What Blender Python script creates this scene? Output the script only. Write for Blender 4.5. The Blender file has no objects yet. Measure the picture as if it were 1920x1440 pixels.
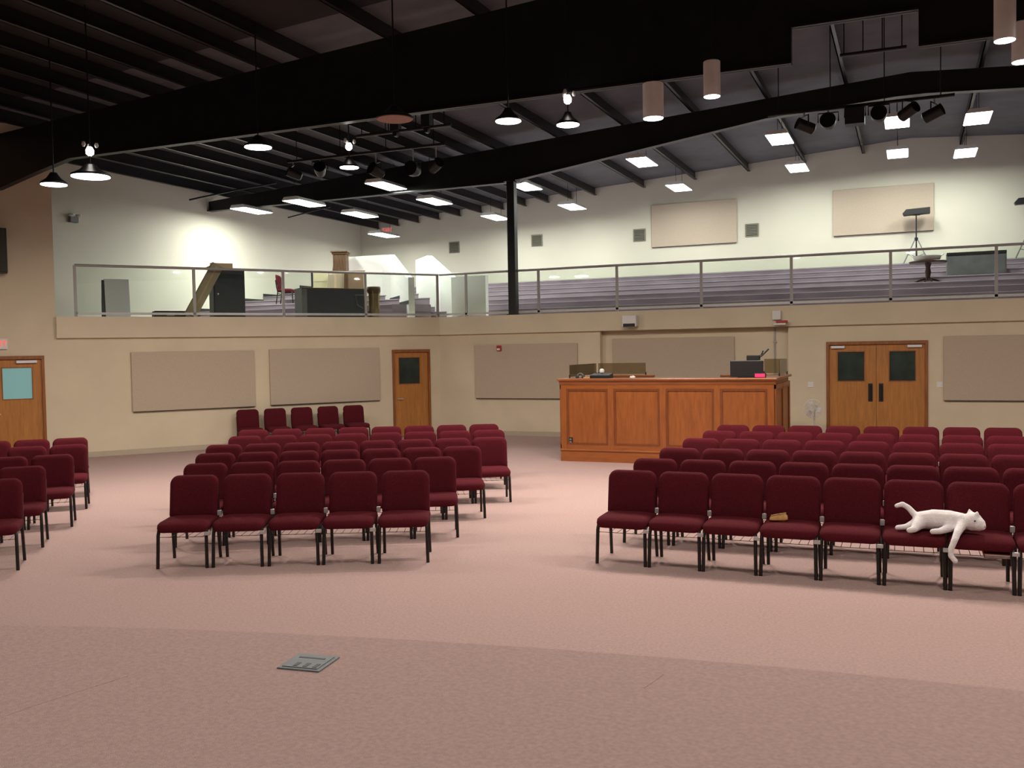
import bpy, bmesh, math, random
from mathutils import Vector, Matrix
random.seed(7)
SC = bpy.context.scene
C = SC.collection

# ------------------------------------------------------------------ camera, world, exposure
F_PX = 1750.0                                   # focal length in pixels of the 1920 x 1440 frame
EYE = Vector((0.0, 0.0, 2.15))
YAW, PITCH, ROLL = math.radians(23.15), math.radians(2.13), math.radians(1.0)
f0 = Vector((-math.sin(YAW), math.cos(YAW), 0.0)); r0 = Vector((math.cos(YAW), math.sin(YAW), 0.0)); u0 = Vector((0, 0, 1))
FWD = (f0 * math.cos(PITCH) - u0 * math.sin(PITCH)).normalized()
up1 = (u0 * math.cos(PITCH) + f0 * math.sin(PITCH)).normalized()
RGT = (r0 * math.cos(ROLL) - up1 * math.sin(ROLL)).normalized()
UPV = RGT.cross(FWD).normalized()
cam_d = bpy.data.cameras.new('camera'); cam = bpy.data.objects.new('camera', cam_d); C.objects.link(cam)
cam_d.sensor_width = 36.0; cam_d.lens = F_PX / 1920.0 * 36.0; cam_d.clip_end = 200
m3 = Matrix((RGT, UPV, -FWD)).transposed()
cam.matrix_world = Matrix.Translation(EYE) @ m3.to_4x4()
SC.camera = cam
world = bpy.data.worlds.new('world'); SC.world = world; world.use_nodes = True
world.node_tree.nodes['Background'].inputs[0].default_value = (0.6, 0.55, 0.5, 1)
world.node_tree.nodes['Background'].inputs[1].default_value = 0.0
SC.view_settings.view_transform = 'Standard'
SC.view_settings.look = 'None'
SC.view_settings.gamma = 1.0
SC.view_settings.use_curve_mapping = False
SC.view_settings.exposure = 0.0
SC.cycles.use_denoising = True
SC.cycles.adaptive_threshold = 0.09
SC.cycles.max_bounces = 5; SC.cycles.diffuse_bounces = 3; SC.cycles.transparent_max_bounces = 12
SC.cycles.sample_clamp_indirect = 6.0
SC.cycles.caustics_reflective = False; SC.cycles.caustics_refractive = False

POW_DOWN, POW_TUBE = 106.0, 70.0                 # the lamps' output
COL_DOWN, COL_TUBE = (1.0, 0.87, 0.76), (0.97, 1.0, 0.91)

# survey helpers: where the sight line of a photo point meets a real surface of the room
def sight(x, y): return (FWD * F_PX + RGT * (x - 960.0) - UPV * (y - 720.0)).normalized()
def on_plane(x, y, n, off):
    d = sight(x, y); n = Vector(n); t = (off - n.dot(EYE)) / n.dot(d); return EYE + d * t
def on_z(x, y, z): return on_plane(x, y, (0, 0, 1), z)

# ------------------------------------------------------------------ materials
MATS = {}
def nodes_of(name):
    m = bpy.data.materials.new(name); m.use_nodes = True; MATS[name] = m
    nt = m.node_tree; return m, nt, nt.nodes['Principled BSDF']
def mat(name, col, rough=0.6, metal=0.0, noise=0.0, scale=20.0, bump=0.0, bscale=None, stretch=None, spec=0.5, sheen=0.0):
    m, nt, b = nodes_of(name)
    b.inputs['Roughness'].default_value = rough; b.inputs['Metallic'].default_value = metal
    b.inputs['Specular IOR Level'].default_value = spec
    if sheen: b.inputs['Sheen Weight'].default_value = sheen
    b.inputs['Base Color'].default_value = (*col, 1)
    if noise or bump:
        tc = nt.nodes.new('ShaderNodeTexCoord'); mp = nt.nodes.new('ShaderNodeMapping')
        nt.links.new(tc.outputs['Object'], mp.inputs[0])
        if stretch: mp.inputs['Scale'].default_value = stretch
        nz = nt.nodes.new('ShaderNodeTexNoise'); nz.inputs['Scale'].default_value = scale; nz.inputs['Detail'].default_value = 4
        nt.links.new(mp.outputs[0], nz.inputs['Vector'])
        if noise:
            rp = nt.nodes.new('ShaderNodeValToRGB')
            rp.color_ramp.elements[0].position = 0.3; rp.color_ramp.elements[1].position = 0.7
            rp.color_ramp.elements[0].color = (*[c * (1 - noise) for c in col], 1)
            rp.color_ramp.elements[1].color = (*[min(1, c * (1 + noise)) for c in col], 1)
            nt.links.new(nz.outputs['Fac'], rp.inputs[0]); nt.links.new(rp.outputs[0], b.inputs['Base Color'])
        if bump:
            n2 = nt.nodes.new('ShaderNodeTexNoise'); n2.inputs['Scale'].default_value = bscale or scale * 4
            nt.links.new(mp.outputs[0], n2.inputs['Vector'])
            bp = nt.nodes.new('ShaderNodeBump'); bp.inputs['Strength'].default_value = bump; bp.inputs['Distance'].default_value = 0.01
            nt.links.new(n2.outputs['Fac'], bp.inputs['Height']); nt.links.new(bp.outputs[0], b.inputs['Normal'])
    return m
def emis(name, col, strength):
    m, nt, b = nodes_of(name)
    b.inputs['Base Color'].default_value = (*col, 1); b.inputs['Emission Color'].default_value = (*col, 1); b.inputs['Emission Strength'].default_value = strength
    return m
def glass(name, tint, refl, body=0.0, body_col=(0.5, 0.6, 0.5)):
    m, nt, b = nodes_of(name); nt.nodes.remove(b)
    out = nt.nodes['Material Output']
    tr = nt.nodes.new('ShaderNodeBsdfTransparent'); tr.inputs[0].default_value = (*tint, 1)
    gl = nt.nodes.new('ShaderNodeBsdfGlossy'); gl.inputs['Roughness'].default_value = 0.02
    fr = nt.nodes.new('ShaderNodeFresnel'); fr.inputs[0].default_value = 1.5
    mu = nt.nodes.new('ShaderNodeMath'); mu.operation = 'MULTIPLY'; mu.inputs[1].default_value = refl
    nt.links.new(fr.outputs[0], mu.inputs[0])
    mx = nt.nodes.new('ShaderNodeMixShader'); nt.links.new(mu.outputs[0], mx.inputs[0])
    base = tr.outputs[0]
    if body:
        df = nt.nodes.new('ShaderNodeBsdfDiffuse'); df.inputs[0].default_value = (*body_col, 1)
        m0 = nt.nodes.new('ShaderNodeMixShader'); m0.inputs[0].default_value = body
        nt.links.new(tr.outputs[0], m0.inputs[1]); nt.links.new(df.outputs[0], m0.inputs[2]); base = m0.outputs[0]
    nt.links.new(base, mx.inputs[1]); nt.links.new(gl.outputs[0], mx.inputs[2]); nt.links.new(mx.outputs[0], out.inputs[0])
    return m
M = MATS
mat('wall_tan', (0.71, 0.625, 0.465), 0.85, noise=0.05, scale=1.2, bump=0.05, bscale=60)
mat('wall_cream', (0.70, 0.68, 0.565), 0.85, noise=0.03, scale=0.8, bump=0.05, bscale=60)
mat('wall_white', (0.90, 0.90, 0.86), 0.8, noise=0.02, scale=2)
mat('carpet', (0.42, 0.30, 0.28), 0.97, noise=0.10, scale=45.0, bump=0.5, bscale=220, spec=0.1)
mat('carpet_stage', (0.42, 0.30, 0.28), 0.97, noise=0.10, scale=45.0, bump=0.5, bscale=220, spec=0.1)
mat('carpet_purple', (0.34, 0.285, 0.33), 0.97, noise=0.14, scale=1.2, bump=0.4, bscale=150, spec=0.1)
mat('panel_cloth', (0.55, 0.465, 0.365), 0.95, noise=0.05, scale=40, bump=0.3, bscale=250, spec=0.1)
mat('base_vinyl', (0.50, 0.43, 0.33), 0.6, noise=0.04, scale=8)
mat('base_dark', (0.02, 0.02, 0.022), 0.6, noise=0.1, scale=8)
mat('burgundy', (0.088, 0.0092, 0.0155), 0.92, noise=0.22, scale=90, bump=0.5, bscale=300, spec=0.12)
mat('frame_bronze', (0.035, 0.03, 0.028), 0.35, metal=0.6, noise=0.1, scale=30)
mat('clip_metal', (0.55, 0.55, 0.55), 0.35, metal=0.5, noise=0.05, scale=30)
mat('oak', (0.47, 0.20, 0.05), 0.38, noise=0.15, scale=3.0, stretch=(9, 9, 0.9))
mat('oak_dark', (0.29, 0.105, 0.033), 0.38, noise=0.25, scale=3.0, stretch=(9, 9, 0.9))
mat('booth_oak_shaded', (0.17, 0.05, 0.016), 0.34, noise=0.2, scale=3.0, stretch=(8, 8, 1.0))  # booth oak darkened for the panel mouldings, their shade put into the colour
mat('booth_oak', (0.27, 0.085, 0.022), 0.34, noise=0.16, scale=3.0, stretch=(8, 8, 1.0))
mat('booth_oak_wide', (0.27, 0.085, 0.022), 0.3, noise=0.16, scale=3.0, stretch=(1.0, 8, 8))
mat('steel_black', (0.010, 0.010, 0.012), 0.38, noise=0.2, scale=4, spec=0.5)
mat('purlin_black', (0.014, 0.014, 0.017), 0.35, noise=0.2, scale=4, spec=0.5)
mat('deck_grey', (0.115, 0.117, 0.13), 0.8, noise=0.15, scale=1.5, bump=0.3, bscale=3)
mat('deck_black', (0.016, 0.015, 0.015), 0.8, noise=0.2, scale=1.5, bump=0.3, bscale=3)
mat('black_plastic', (0.007, 0.007, 0.008), 0.5, noise=0.1, scale=20)
mat('slate', (0.026, 0.032, 0.047), 0.5, noise=0.2, scale=5)
mat('slate_side', (0.16, 0.17, 0.18), 0.6, noise=0.1, scale=5)
mat('grey_green', (0.12, 0.125, 0.125), 0.6, noise=0.2, scale=4)
mat('alu', (0.40, 0.40, 0.38), 0.4, metal=0.0, noise=0.05, scale=10)
mat('alu_bright', (0.6, 0.6, 0.58), 0.3, metal=0.2, noise=0.05, scale=10)
mat('white_paint', (0.78, 0.78, 0.76), 0.5, noise=0.03, scale=10)
mat('white_grey', (0.82, 0.83, 0.86), 0.5, noise=0.03, scale=4)
mat('lamp_white', (0.85, 0.82, 0.78), 0.4, noise=0.03, scale=10)
mat('lamp_off', (0.30, 0.13, 0.09), 0.5, noise=0.2, scale=60)
mat('cardboard', (0.55, 0.46, 0.32), 0.85, noise=0.06, scale=6)
mat('brown_board', (0.24, 0.15, 0.09), 0.7, noise=0.15, scale=4, stretch=(4, 4, 1))
mat('tan_board', (0.74, 0.56, 0.34), 0.8, noise=0.08, scale=6)
mat('cream_card', (0.72, 0.66, 0.42), 0.85, noise=0.04, scale=6)
mat('brown_wood', (0.10, 0.052, 0.022), 0.45, noise=0.35, scale=4, stretch=(6, 6, 1))
mat('drum_wood', (0.20, 0.14, 0.06), 0.45, noise=0.4, scale=5, stretch=(6, 6, 1))
mat('mahogany', (0.05, 0.016, 0.01), 0.4, noise=0.3, scale=5, stretch=(6, 6, 1))
mat('vent_metal', (0.24, 0.235, 0.18), 0.6, noise=0.08, scale=15)
mat('vent_dark', (0.05, 0.05, 0.04), 0.8, noise=0.1, scale=15)
mat('floor_plate', (0.16, 0.185, 0.20), 0.6, metal=0.0, noise=0.06, scale=12)
mat('fur_white', (0.86, 0.83, 0.84), 0.95, noise=0.06, scale=25, bump=0.6, bscale=120, spec=0.1)
mat('pink_skin', (0.55, 0.28, 0.26), 0.7, noise=0.1, scale=40)
mat('pouch_tan', (0.50, 0.28, 0.10), 0.75, noise=0.15, scale=25, bump=0.3, bscale=60)
mat('book_orange', (0.42, 0.10, 0.03), 0.6, noise=0.1, scale=20)
mat('red_plastic', (0.45, 0.03, 0.03), 0.4, noise=0.05, scale=20)
mat('door_glass_dark', (0.03, 0.05, 0.045), 0.12, noise=0.3, scale=3, spec=0.7)
mat('brass', (0.5, 0.36, 0.13), 0.35, metal=0.7, noise=0.1, scale=30)
emis('lens_warm', (1.0, 0.93, 0.86), 9.0)
emis('lens_cool', (0.97, 1.0, 0.97), 9.0)
emis('led_red', (1.0, 0.02, 0.08), 1.6)
emis('exit_red', (1.0, 0.12, 0.10), 0.7)
emis('door_glass_lit', (0.20, 0.42, 0.42), 0.33)
glass('rail_glass', (0.945, 0.975, 0.95), 1.0)
glass('smoked', (0.72, 0.66, 0.55), 0.8, 0.18, (0.22, 0.18, 0.11))
glass('fan_haze', (0.8, 0.8, 0.8), 0.5, 0.25, (0.7, 0.7, 0.72))

# ------------------------------------------------------------------ mesh helpers
class MB:
    def __init__(s): s.v = []; s.f = []
    def add(s, vs, fs):
        o = len(s.v); s.v += [tuple(p) for p in vs]; s.f += [tuple(i + o for i in f) for f in fs]; return s
    def box(s, x0, x1, y0, y1, z0, z1):
        return s.add([(x0,y0,z0),(x1,y0,z0),(x1,y1,z0),(x0,y1,z0),(x0,y0,z1),(x1,y0,z1),(x1,y1,z1),(x0,y1,z1)],
                     [(0,3,2,1),(4,5,6,7),(0,1,5,4),(1,2,6,5),(2,3,7,6),(3,0,4,7)])
    def prism(s, poly, d0, d1, f):
        """poly: 2D outline; f(p, q, depth) -> 3D"""
        n = len(poly)
        vs = [f(p, q, d0) for p, q in poly] + [f(p, q, d1) for p, q in poly]
        fs = [tuple(range(n))[::-1], tuple(range(n, 2 * n))] + [(i, (i + 1) % n, n + (i + 1) % n, n + i) for i in range(n)]
        return s.add(vs, fs)
    def slab(s, poly, z0, z1): return s.prism(poly, z0, z1, lambda p, q, d: (p, q, d))
    def tube(s, pts, r, n=8, r1=None, caps=True):
        pts = [Vector(p) for p in pts]; k = len(pts); vs = []; fs = []
        prev = None
        for i, p in enumerate(pts):
            t = (pts[min(i + 1, k - 1)] - pts[max(i - 1, 0)]).normalized()
            if prev is None: a = t.orthogonal().normalized()
            else: a = (prev - t * prev.dot(t)).normalized()
            prev = a; b = t.cross(a)
            rr = r if r1 is None else r + (r1 - r) * i / max(1, k - 1)
            for j in range(n):
                w = 2 * math.pi * j / n + math.pi / n
                vs.append(p + a * (math.cos(w) * rr) + b * (math.sin(w) * rr))
        for i in range(k - 1):
            for j in range(n):
                fs.append((i * n + j, i * n + (j + 1) % n, (i + 1) * n + (j + 1) % n, (i + 1) * n + j))
        if caps: fs += [tuple(range(n))[::-1], tuple(range((k - 1) * n, k * n))]
        return s.add(vs, fs)
    def lathe(s, prof, n=20, c=(0, 0, 0)):
        vs = []; fs = []; k = len(prof)
        for r, z in prof:
            for j in range(n):
                w = 2 * math.pi * j / n; vs.append((c[0] + r * math.cos(w), c[1] + r * math.sin(w), c[2] + z))
        for i in range(k - 1):
            for j in range(n): fs.append((i * n + j, i * n + (j + 1) % n, (i + 1) * n + (j + 1) % n, (i + 1) * n + j))
        fs += [tuple(range(n))[::-1], tuple(range((k - 1) * n, k * n))]
        return s.add(vs, fs)
    def pad(s, outline, layers, f):
        """soft padded body: an outline stacked with insets; layers (inset, height)"""
        cx = sum(p[0] for p in outline) / len(outline); cy = sum(p[1] for p in outline) / len(outline)
        hw = max(abs(p[0] - cx) for p in outline); hh = max(abs(p[1] - cy) for p in outline); n = len(outline); vs = []; fs = []
        for ins, h in layers:
            for x, y in outline:
                vs.append(f(cx + (x - cx) * (1 - ins / hw), cy + (y - cy) * (1 - ins / hh), h))
        k = len(layers)
        for i in range(k - 1):
            for j in range(n): fs.append((i * n + j, i * n + (j + 1) % n, (i + 1) * n + (j + 1) % n, (i + 1) * n + j))
        fs += [tuple(range(n))[::-1], tuple(range((k - 1) * n, k * n))]
        return s.add(vs, fs)
    def mesh(s, name, m, smooth=False, bevel=0.0):
        me = bpy.data.meshes.new(name); me.from_pydata(s.v, [], s.f); me.update()
        bm = bmesh.new(); bm.from_mesh(me); bmesh.ops.recalc_face_normals(bm, faces=bm.faces)
        if bevel: bmesh.ops.bevel(bm, geom=bm.edges[:], offset=bevel, segments=2, affect='EDGES', profile=0.5)
        bm.to_mesh(me); bm.free()
        if smooth:
            for p in me.polygons: p.use_smooth = True
            me.set_sharp_from_angle(angle=math.radians(40))
        me.materials.append(M[m]); return me
    def build(s, name, m, parent=None, smooth=False, bevel=0.0, loc=None, rz=0.0):
        return place(name, s.mesh(name, m, smooth, bevel), parent, loc, rz)
def place(name, me, parent=None, loc=None, rz=0.0):
    o = bpy.data.objects.new(name, me); C.objects.link(o)
    if parent: o.parent = parent
    if loc is not None: o.location = loc
    o.rotation_euler.z = rz
    return o
def rrect(w, h, r, n=5, r_bottom=None):
    rb = r if r_bottom is None else r_bottom; pts = []
    for cx, cy, a0, rr in ((w/2, h/2, 0, r), (-w/2, h/2, 90, r), (-w/2, -h/2, 180, rb), (w/2, -h/2, 270, rb)):
        sx = 1 if cx > 0 else -1; sy = 1 if cy > 0 else -1
        for i in range(n):
            a = math.radians(a0 + 90 * i / (n - 1)); pts.append((cx - sx * rr + rr * math.cos(a), cy - sy * rr + rr * math.sin(a)))
    return pts
def tag(o, label, cat, group=None):
    o['label'] = label; o['category'] = cat
    if group: o['group'] = group
    return o
def thing(name, label, cat, loc=(0, 0, 0), rz=0.0, group=None):
    o = bpy.data.objects.new(name, None); C.objects.link(o); o.location = loc; o.rotation_euler.z = rz; o.empty_display_size = 0.1
    return tag(o, label, cat, group)
def struct(o): o['kind'] = 'structure'; return o
def sempty(name, loc=(0, 0, 0), rz=0.0):
    o = bpy.data.objects.new(name, None); C.objects.link(o); o.location = loc; o.rotation_euler.z = rz; return struct(o)
def dup(root, loc, rz, label, group=None):
    r = root.copy(); C.objects.link(r); r.location = loc; r.rotation_euler.z = rz; r['label'] = label
    if group: r['group'] = group
    for ch in list(root.children):
        c = ch.copy(); C.objects.link(c); c.parent = r
        for g in list(ch.children):
            d = g.copy(); C.objects.link(d); d.parent = c
    return r
ORD = ['first','second','third','fourth','fifth','sixth','seventh','eighth','ninth','tenth','eleventh','twelfth']

# ------------------------------------------------------------------ the building, in its own axes: x along the gable, y towards the back wall
FRONT_Y, BACK_Y, SIDE_X = 21.33, 29.7, 18.67
A = Vector((-11.13, FRONT_Y, 0)); TD = Vector((0.605, 0.7955, 0)).normalized(); ND = Vector((TD.y, -TD.x, 0)); RZD = math.atan2(TD.y, TD.x)
BIS = (Vector((-SIDE_X, BACK_Y, 0)) - A).normalized()
RIDGE, SLOPE = 8.07, 0.0674
def roof_z(a): return RIDGE - SLOPE * abs(a)
SOFFIT, DECK = 2.55, 3.0
def dpt(s, out, z): return A + TD * s + ND * out + Vector((0, 0, z))      # s runs from the corner (0) to the diagonal wall's far end (negative)
def on_diag(x, y, behind=0.0):
    p = on_plane(x, y, ND, ND.dot(A) - behind); return (p - A).dot(TD), p.z
def on_front(x, y, behind=0.0):
    p = on_plane(x, y, (0, 1, 0), FRONT_Y + behind); return p.x, p.z
def on_back(x, y):
    p = on_plane(x, y, (0, 1, 0), BACK_Y); return p.x, p.z
S_END = -(SIDE_X - 11.13) / TD.x
S_OPEN = on_diag(105, 610)[0]

# floor and stage
fl = MB().slab([(-SIDE_X, -9), (SIDE_X, -9), (SIDE_X, 22.2), (-SIDE_X, 22.2)], -0.2, 0.0).build('floor', 'carpet'); struct(fl)
STAGE_Z = 0.55
arc = [(1.05 + 21.0 * math.sin(math.radians(w)), -16.2 + 21.0 * math.cos(math.radians(w))) for w in range(-30, 31, 2)]
st = MB().slab([(arc[-1][0], -8.8), *arc[::-1], (arc[0][0], -8.8)], 0.0, STAGE_Z).build('stage_floor', 'carpet_stage', bevel=0.012); struct(st)
# carpet seams on the stage, slightly proud
def seam(pts, r=0.004):
    return MB().tube([on_z(x, y, STAGE_Z) - Vector((0, 0, r * 0.4)) for x, y in pts], r, 6).build('carpet_seam', 'carpet_stage', st)
seam([(-60, 1368), (60, 1325), (150, 1296), (240, 1268)])
seam([(1208, 1290), (1232, 1274), (1244, 1264)], 0.004)

# lower walls, each with its door openings left free
def wall_run(name, m, o, rz, spans, z0, z1, holes=(), y0=0.0, y1=0.2):
    """spans along local x; holes (x0, x1, top) cut from the floor up"""
    w = MB(); x = spans[0]
    for h0, h1, top in sorted(holes):
        w.box(x, h0, y0, y1, z0, z1); w.box(h0, h1, y0, y1, top, z1); x = h1
    w.box(x, spans[1], y0, y1, z0, z1)
    ob = w.build(name, m, None, loc=o, rz=rz); return struct(ob)
sd0, zt = on_diag(736, 658); sd1, _ = on_diag(804, 657); DOORTOP = 2.17
fd0, _ = on_diag(81, 676); fd1 = fd0
fd_l, fd_r = fd0 - 1.05, fd0
dd0, _ = on_front(1551, 646); dd1, _ = on_front(1738, 642)
REC0, REC1 = on_front(1125, 650)[0], on_front(1478, 650)[0]
wall_run('wall_diagonal', 'wall_tan', A, RZD, (S_END - 0.1, 0.0), 0.0, SOFFIT + 0.3, [(sd0, sd1, DOORTOP), (fd_l, fd_r, DOORTOP)])
wall_run('wall_diagonal_upper', 'wall_tan', A, RZD, (S_END - 0.1, S_OPEN), SOFFIT + 0.3, 7.2)
wall_run('wall_front_section', 'wall_tan', Vector((0, FRONT_Y, 0)), 0, (-11.13, REC0), 0.0, SOFFIT + 0.3)
wr = MB().box(REC0, REC1, 0.22, 0.42, 0, SOFFIT + 0.3).box(REC0 - 0.02, REC0, 0.2, 0.42, 0, SOFFIT + 0.3).box(REC1, REC1 + 0.02, 0.2, 0.42, 0, SOFFIT + 0.3)
struct(wr.build('wall_front_recess', 'wall_tan', None, loc=(0, FRONT_Y, 0)))
wall_run('wall_front_doors', 'wall_tan', Vector((0, FRONT_Y, 0)), 0, (REC1, SIDE_X), 0.0, SOFFIT + 0.3, [(dd0, dd1, DOORTOP)])
# the upper walls behind the balcony, the side walls and the wall behind the stage
def gable(name, y, m, y1, z0=0.0):
    poly = [(-SIDE_X, z0), (SIDE_X, z0), (SIDE_X, roof_z(SIDE_X)), (0, RIDGE), (-SIDE_X, roof_z(SIDE_X))]
    return struct(MB().prism(poly, y, y1, lambda p, q, d: (p, d, q)).build(name, m))
gable('wall_back', BACK_Y, 'wall_cream', BACK_Y + 0.2, 2.7)
gable('wall_behind_stage', -9.0, 'wall_tan', -9.2)
struct(MB().box(-SIDE_X - 0.2, -SIDE_X, -9, BACK_Y + 0.2, 0, roof_z(SIDE_X)).build('wall_side_left', 'wall_cream'))
struct(MB().box(SIDE_X, SIDE_X + 0.2, -9, BACK_Y + 0.2, 0, roof_z(SIDE_X)).build('wall_side_right', 'wall_cream'))
# dark vestibules behind the doors keep the openings closed
struct(MB().box(dd0 - 0.1, dd1 + 0.1, 0.3, 0.36, 0, 2.4).build('wall_vestibule', 'base_dark', None, loc=(0, FRONT_Y, 0)))
struct(MB().box(sd0 - 0.1, sd1 + 0.1, 0.3, 0.36, 0, 2.4).build('wall_vestibule_single', 'base_dark', None, loc=A, rz=RZD))
struct(MB().box(fd_l - 0.1, fd_r + 0.1, 0.3, 0.36, 0, 2.4).build('wall_vestibule_bright', 'base_dark', None, loc=A, rz=RZD))

# baseboards
def base_run(name, o, rz, segs, y=-0.015):
    w = MB()
    for x0, x1 in segs: w.box(x0, x1, y, y + 0.016, 0, 0.115)
    return struct(w.build(name, 'base_vinyl', None, loc=o, rz=rz))
base_run('baseboard_diagonal', A, RZD, [(S_END, fd_l - 0.06), (fd_r + 0.06, sd0 - 0.06), (sd1 + 0.06, 0)])
base_run('baseboard_front', Vector((0, FRONT_Y, 0)), 0, [(-11.13, REC0), (REC1, dd0 - 0.06), (dd1 + 0.06, SIDE_X)])
base_run('baseboard_recess', Vector((0, FRONT_Y, 0)), 0, [(REC0, REC1)], 0.205)

# balcony front edge (fascia), slab and seating tiers
PROUD = 0.09
fa = MB()
pA0 = A + ND * PROUD + TD * S_OPEN; mit = A + (ND + Vector((0, -1, 0))).normalized() * PROUD / math.cos(math.acos(max(-1, min(1, ND.dot(Vector((0, -1, 0)))))) / 2)
back = A - (ND + Vector((0, -1, 0))).normalized() * 0.45
fpoly_d = [(pA0.x, pA0.y), (mit.x, mit.y), (back.x, back.y), ((A + TD * S_OPEN - ND * 0.4).x, (A + TD * S_OPEN - ND * 0.4).y)]
fpoly_f = [(mit.x, mit.y), (SIDE_X, FRONT_Y - PROUD), (SIDE_X, FRONT_Y + 0.4), (back.x, back.y)]
struct(MB().slab(fpoly_d, SOFFIT, DECK).build('trim_1', 'wall_tan'))
struct(MB().slab(fpoly_f, SOFFIT, DECK).build('trim_2', 'wall_tan'))
bal = MB().slab([(back.x, back.y), (SIDE_X, FRONT_Y + 0.4), (SIDE_X, BACK_Y), (-SIDE_X, BACK_Y), (-SIDE_X, 12.0), ((A + TD * S_OPEN - ND * 0.4).x, (A + TD * S_OPEN - ND * 0.4).y)], SOFFIT + 0.1, DECK - 0.003).build('balcony_floor', 'carpet_purple'); struct(bal)
Cn = (-SIDE_X, BACK_Y)
RISE, RUN, N_TIER, FIRST = 0.185, 0.93, 7, 0.87
RUN_L, FIRST_L, N_LEFT = 0.96, 20.1, 9                  # the tiers behind the diagonal front start earlier
def tier_z(k): return DECK + RISE * (k + 1)
def left_tier(y): return int((y - FIRST_L) / RUN_L)
edge0 = A + BIS * (0.8 / (-ND).dot(BIS))
def tread(poly, k, p, q):
    z0 = DECK if k == 0 else tier_z(k - 1) - 0.02
    st_ = MB().slab(poly, z0, tier_z(k)).build('tier_step', 'carpet_purple', bal)
    MB().tube([(*p, tier_z(k) - 0.012), (*q, tier_z(k) - 0.012)], 0.018, 8).build('step_nosing', 'carpet_purple', st_, smooth=True)
for k in range(N_TIER):
    y = FRONT_Y + FIRST + RUN * k; p = A + BIS * ((y - A.y) / BIS.y)
    tread([(p.x, y), (SIDE_X, y), (SIDE_X, BACK_Y), Cn], k, (p.x, y), (SIDE_X, y))
for k in range(N_LEFT):
    y = FIRST_L + RUN_L * k
    if y < edge0.y:
        xe = edge0.x - (edge0.y - y) * TD.x / TD.y
        tread([(-SIDE_X, y), (xe, y), (edge0.x, edge0.y), Cn], k, (-SIDE_X, y), (xe, y))
    else:
        p = A + BIS * ((y - A.y) / BIS.y); tread([(-SIDE_X, y), (p.x, y), Cn], k, (-SIDE_X, y), (p.x, y))
struct(MB().box(-SIDE_X, SIDE_X, BACK_Y - 0.02, BACK_Y, tier_z(6), tier_z(6) + 0.16).build('baseboard_back', 'base_dark'))
sb = struct(MB().box(-SIDE_X, -SIDE_X + 0.02, 12.2, FIRST_L, DECK, DECK + 0.1).build('baseboard_side', 'base_dark'))
for k in range(N_LEFT):
    y = FIRST_L + RUN_L * k; MB().box(-SIDE_X, -SIDE_X + 0.02, y, min(BACK_Y - 0.02, y + RUN_L), tier_z(k), tier_z(k) + 0.1).build('base_strip', 'base_dark', sb)

# aisle parapets in the balcony corner
def parapet(name, path, tops, th=0.16):
    """path: plan points; tops: height at each point; foot on the balcony floor"""
    w = MB(); n = len(path); L = []; R = []
    for i, p in enumerate(path):
        p = Vector((*p, 0)); a = Vector((*path[max(0, i - 1)], 0)); b = Vector((*path[min(n - 1, i + 1)], 0))
        t = (b - a).normalized(); q = Vector((-t.y, t.x, 0)) * th / 2; L.append(p + q); R.append(p - q)
    for i in range(n - 1):
        vs = []
        for j in (i, i + 1):
            for q in (L[j], R[j]): vs += [(q.x, q.y, DECK), (q.x, q.y, tops[j])]
        w.add(vs, [(0, 1, 5, 4), (2, 6, 7, 3), (1, 3, 7, 5), (0, 4, 6, 2), (0, 2, 3, 1), (4, 5, 7, 6)])
    return struct(w.build(name, 'wall_white'))
def plan(x, y, z): p = on_z(x, y, z); return (p.x, p.y)
w1a = Vector((*plan(771, 520, 4.05), 0)); w1b = w1a + BIS * 2.36
w1path = [(w1a.x, w1a.y), ((w1a + BIS * 0.25).x, (w1a + BIS * 0.25).y), (w1b.x, w1b.y), (w1b.x - 0.35, w1b.y + 0.12), (w1b.x - 2.0, w1b.y + 0.12)]
wp1 = parapet('wall_aisle_diagonal', w1path, [4.05, 4.07, 4.87, 4.89, 4.89])
w2a = Vector((*plan(851, 520, 4.05), 0)); w2b = w2a + BIS * 2.59; w2c = w2b + BIS * 1.4
wp2 = parapet('wall_aisle_front', [(w2c.x, w2c.y), (w2b.x, w2b.y), (w2a.x, w2a.y), (w2a.x + 0.95, w2a.y - 0.02)], [4.88, 4.87, 4.05, 4.05])
nl = Vector((-BIS.y, BIS.x, 0))
if nl.y > 0: nl = -nl
for k in (1, 2, 3):
    t0 = max(0.0, (FIRST_L + RUN_L * k - w1a.y) / BIS.y); t1 = min(2.36, (FIRST_L + RUN_L * (k + 1) - w1a.y) / BIS.y)
    if t1 <= t0: continue
    p, q = w1a + BIS * t0 + nl * 0.081, w1a + BIS * t1 + nl * 0.081; r, s = q + nl * 0.012, p + nl * 0.012
    MB().slab([(p.x, p.y), (q.x, q.y), (r.x, r.y), (s.x, s.y)], tier_z(k), tier_z(k) + 0.09).build('base_strip', 'base_dark', wp1)

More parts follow.
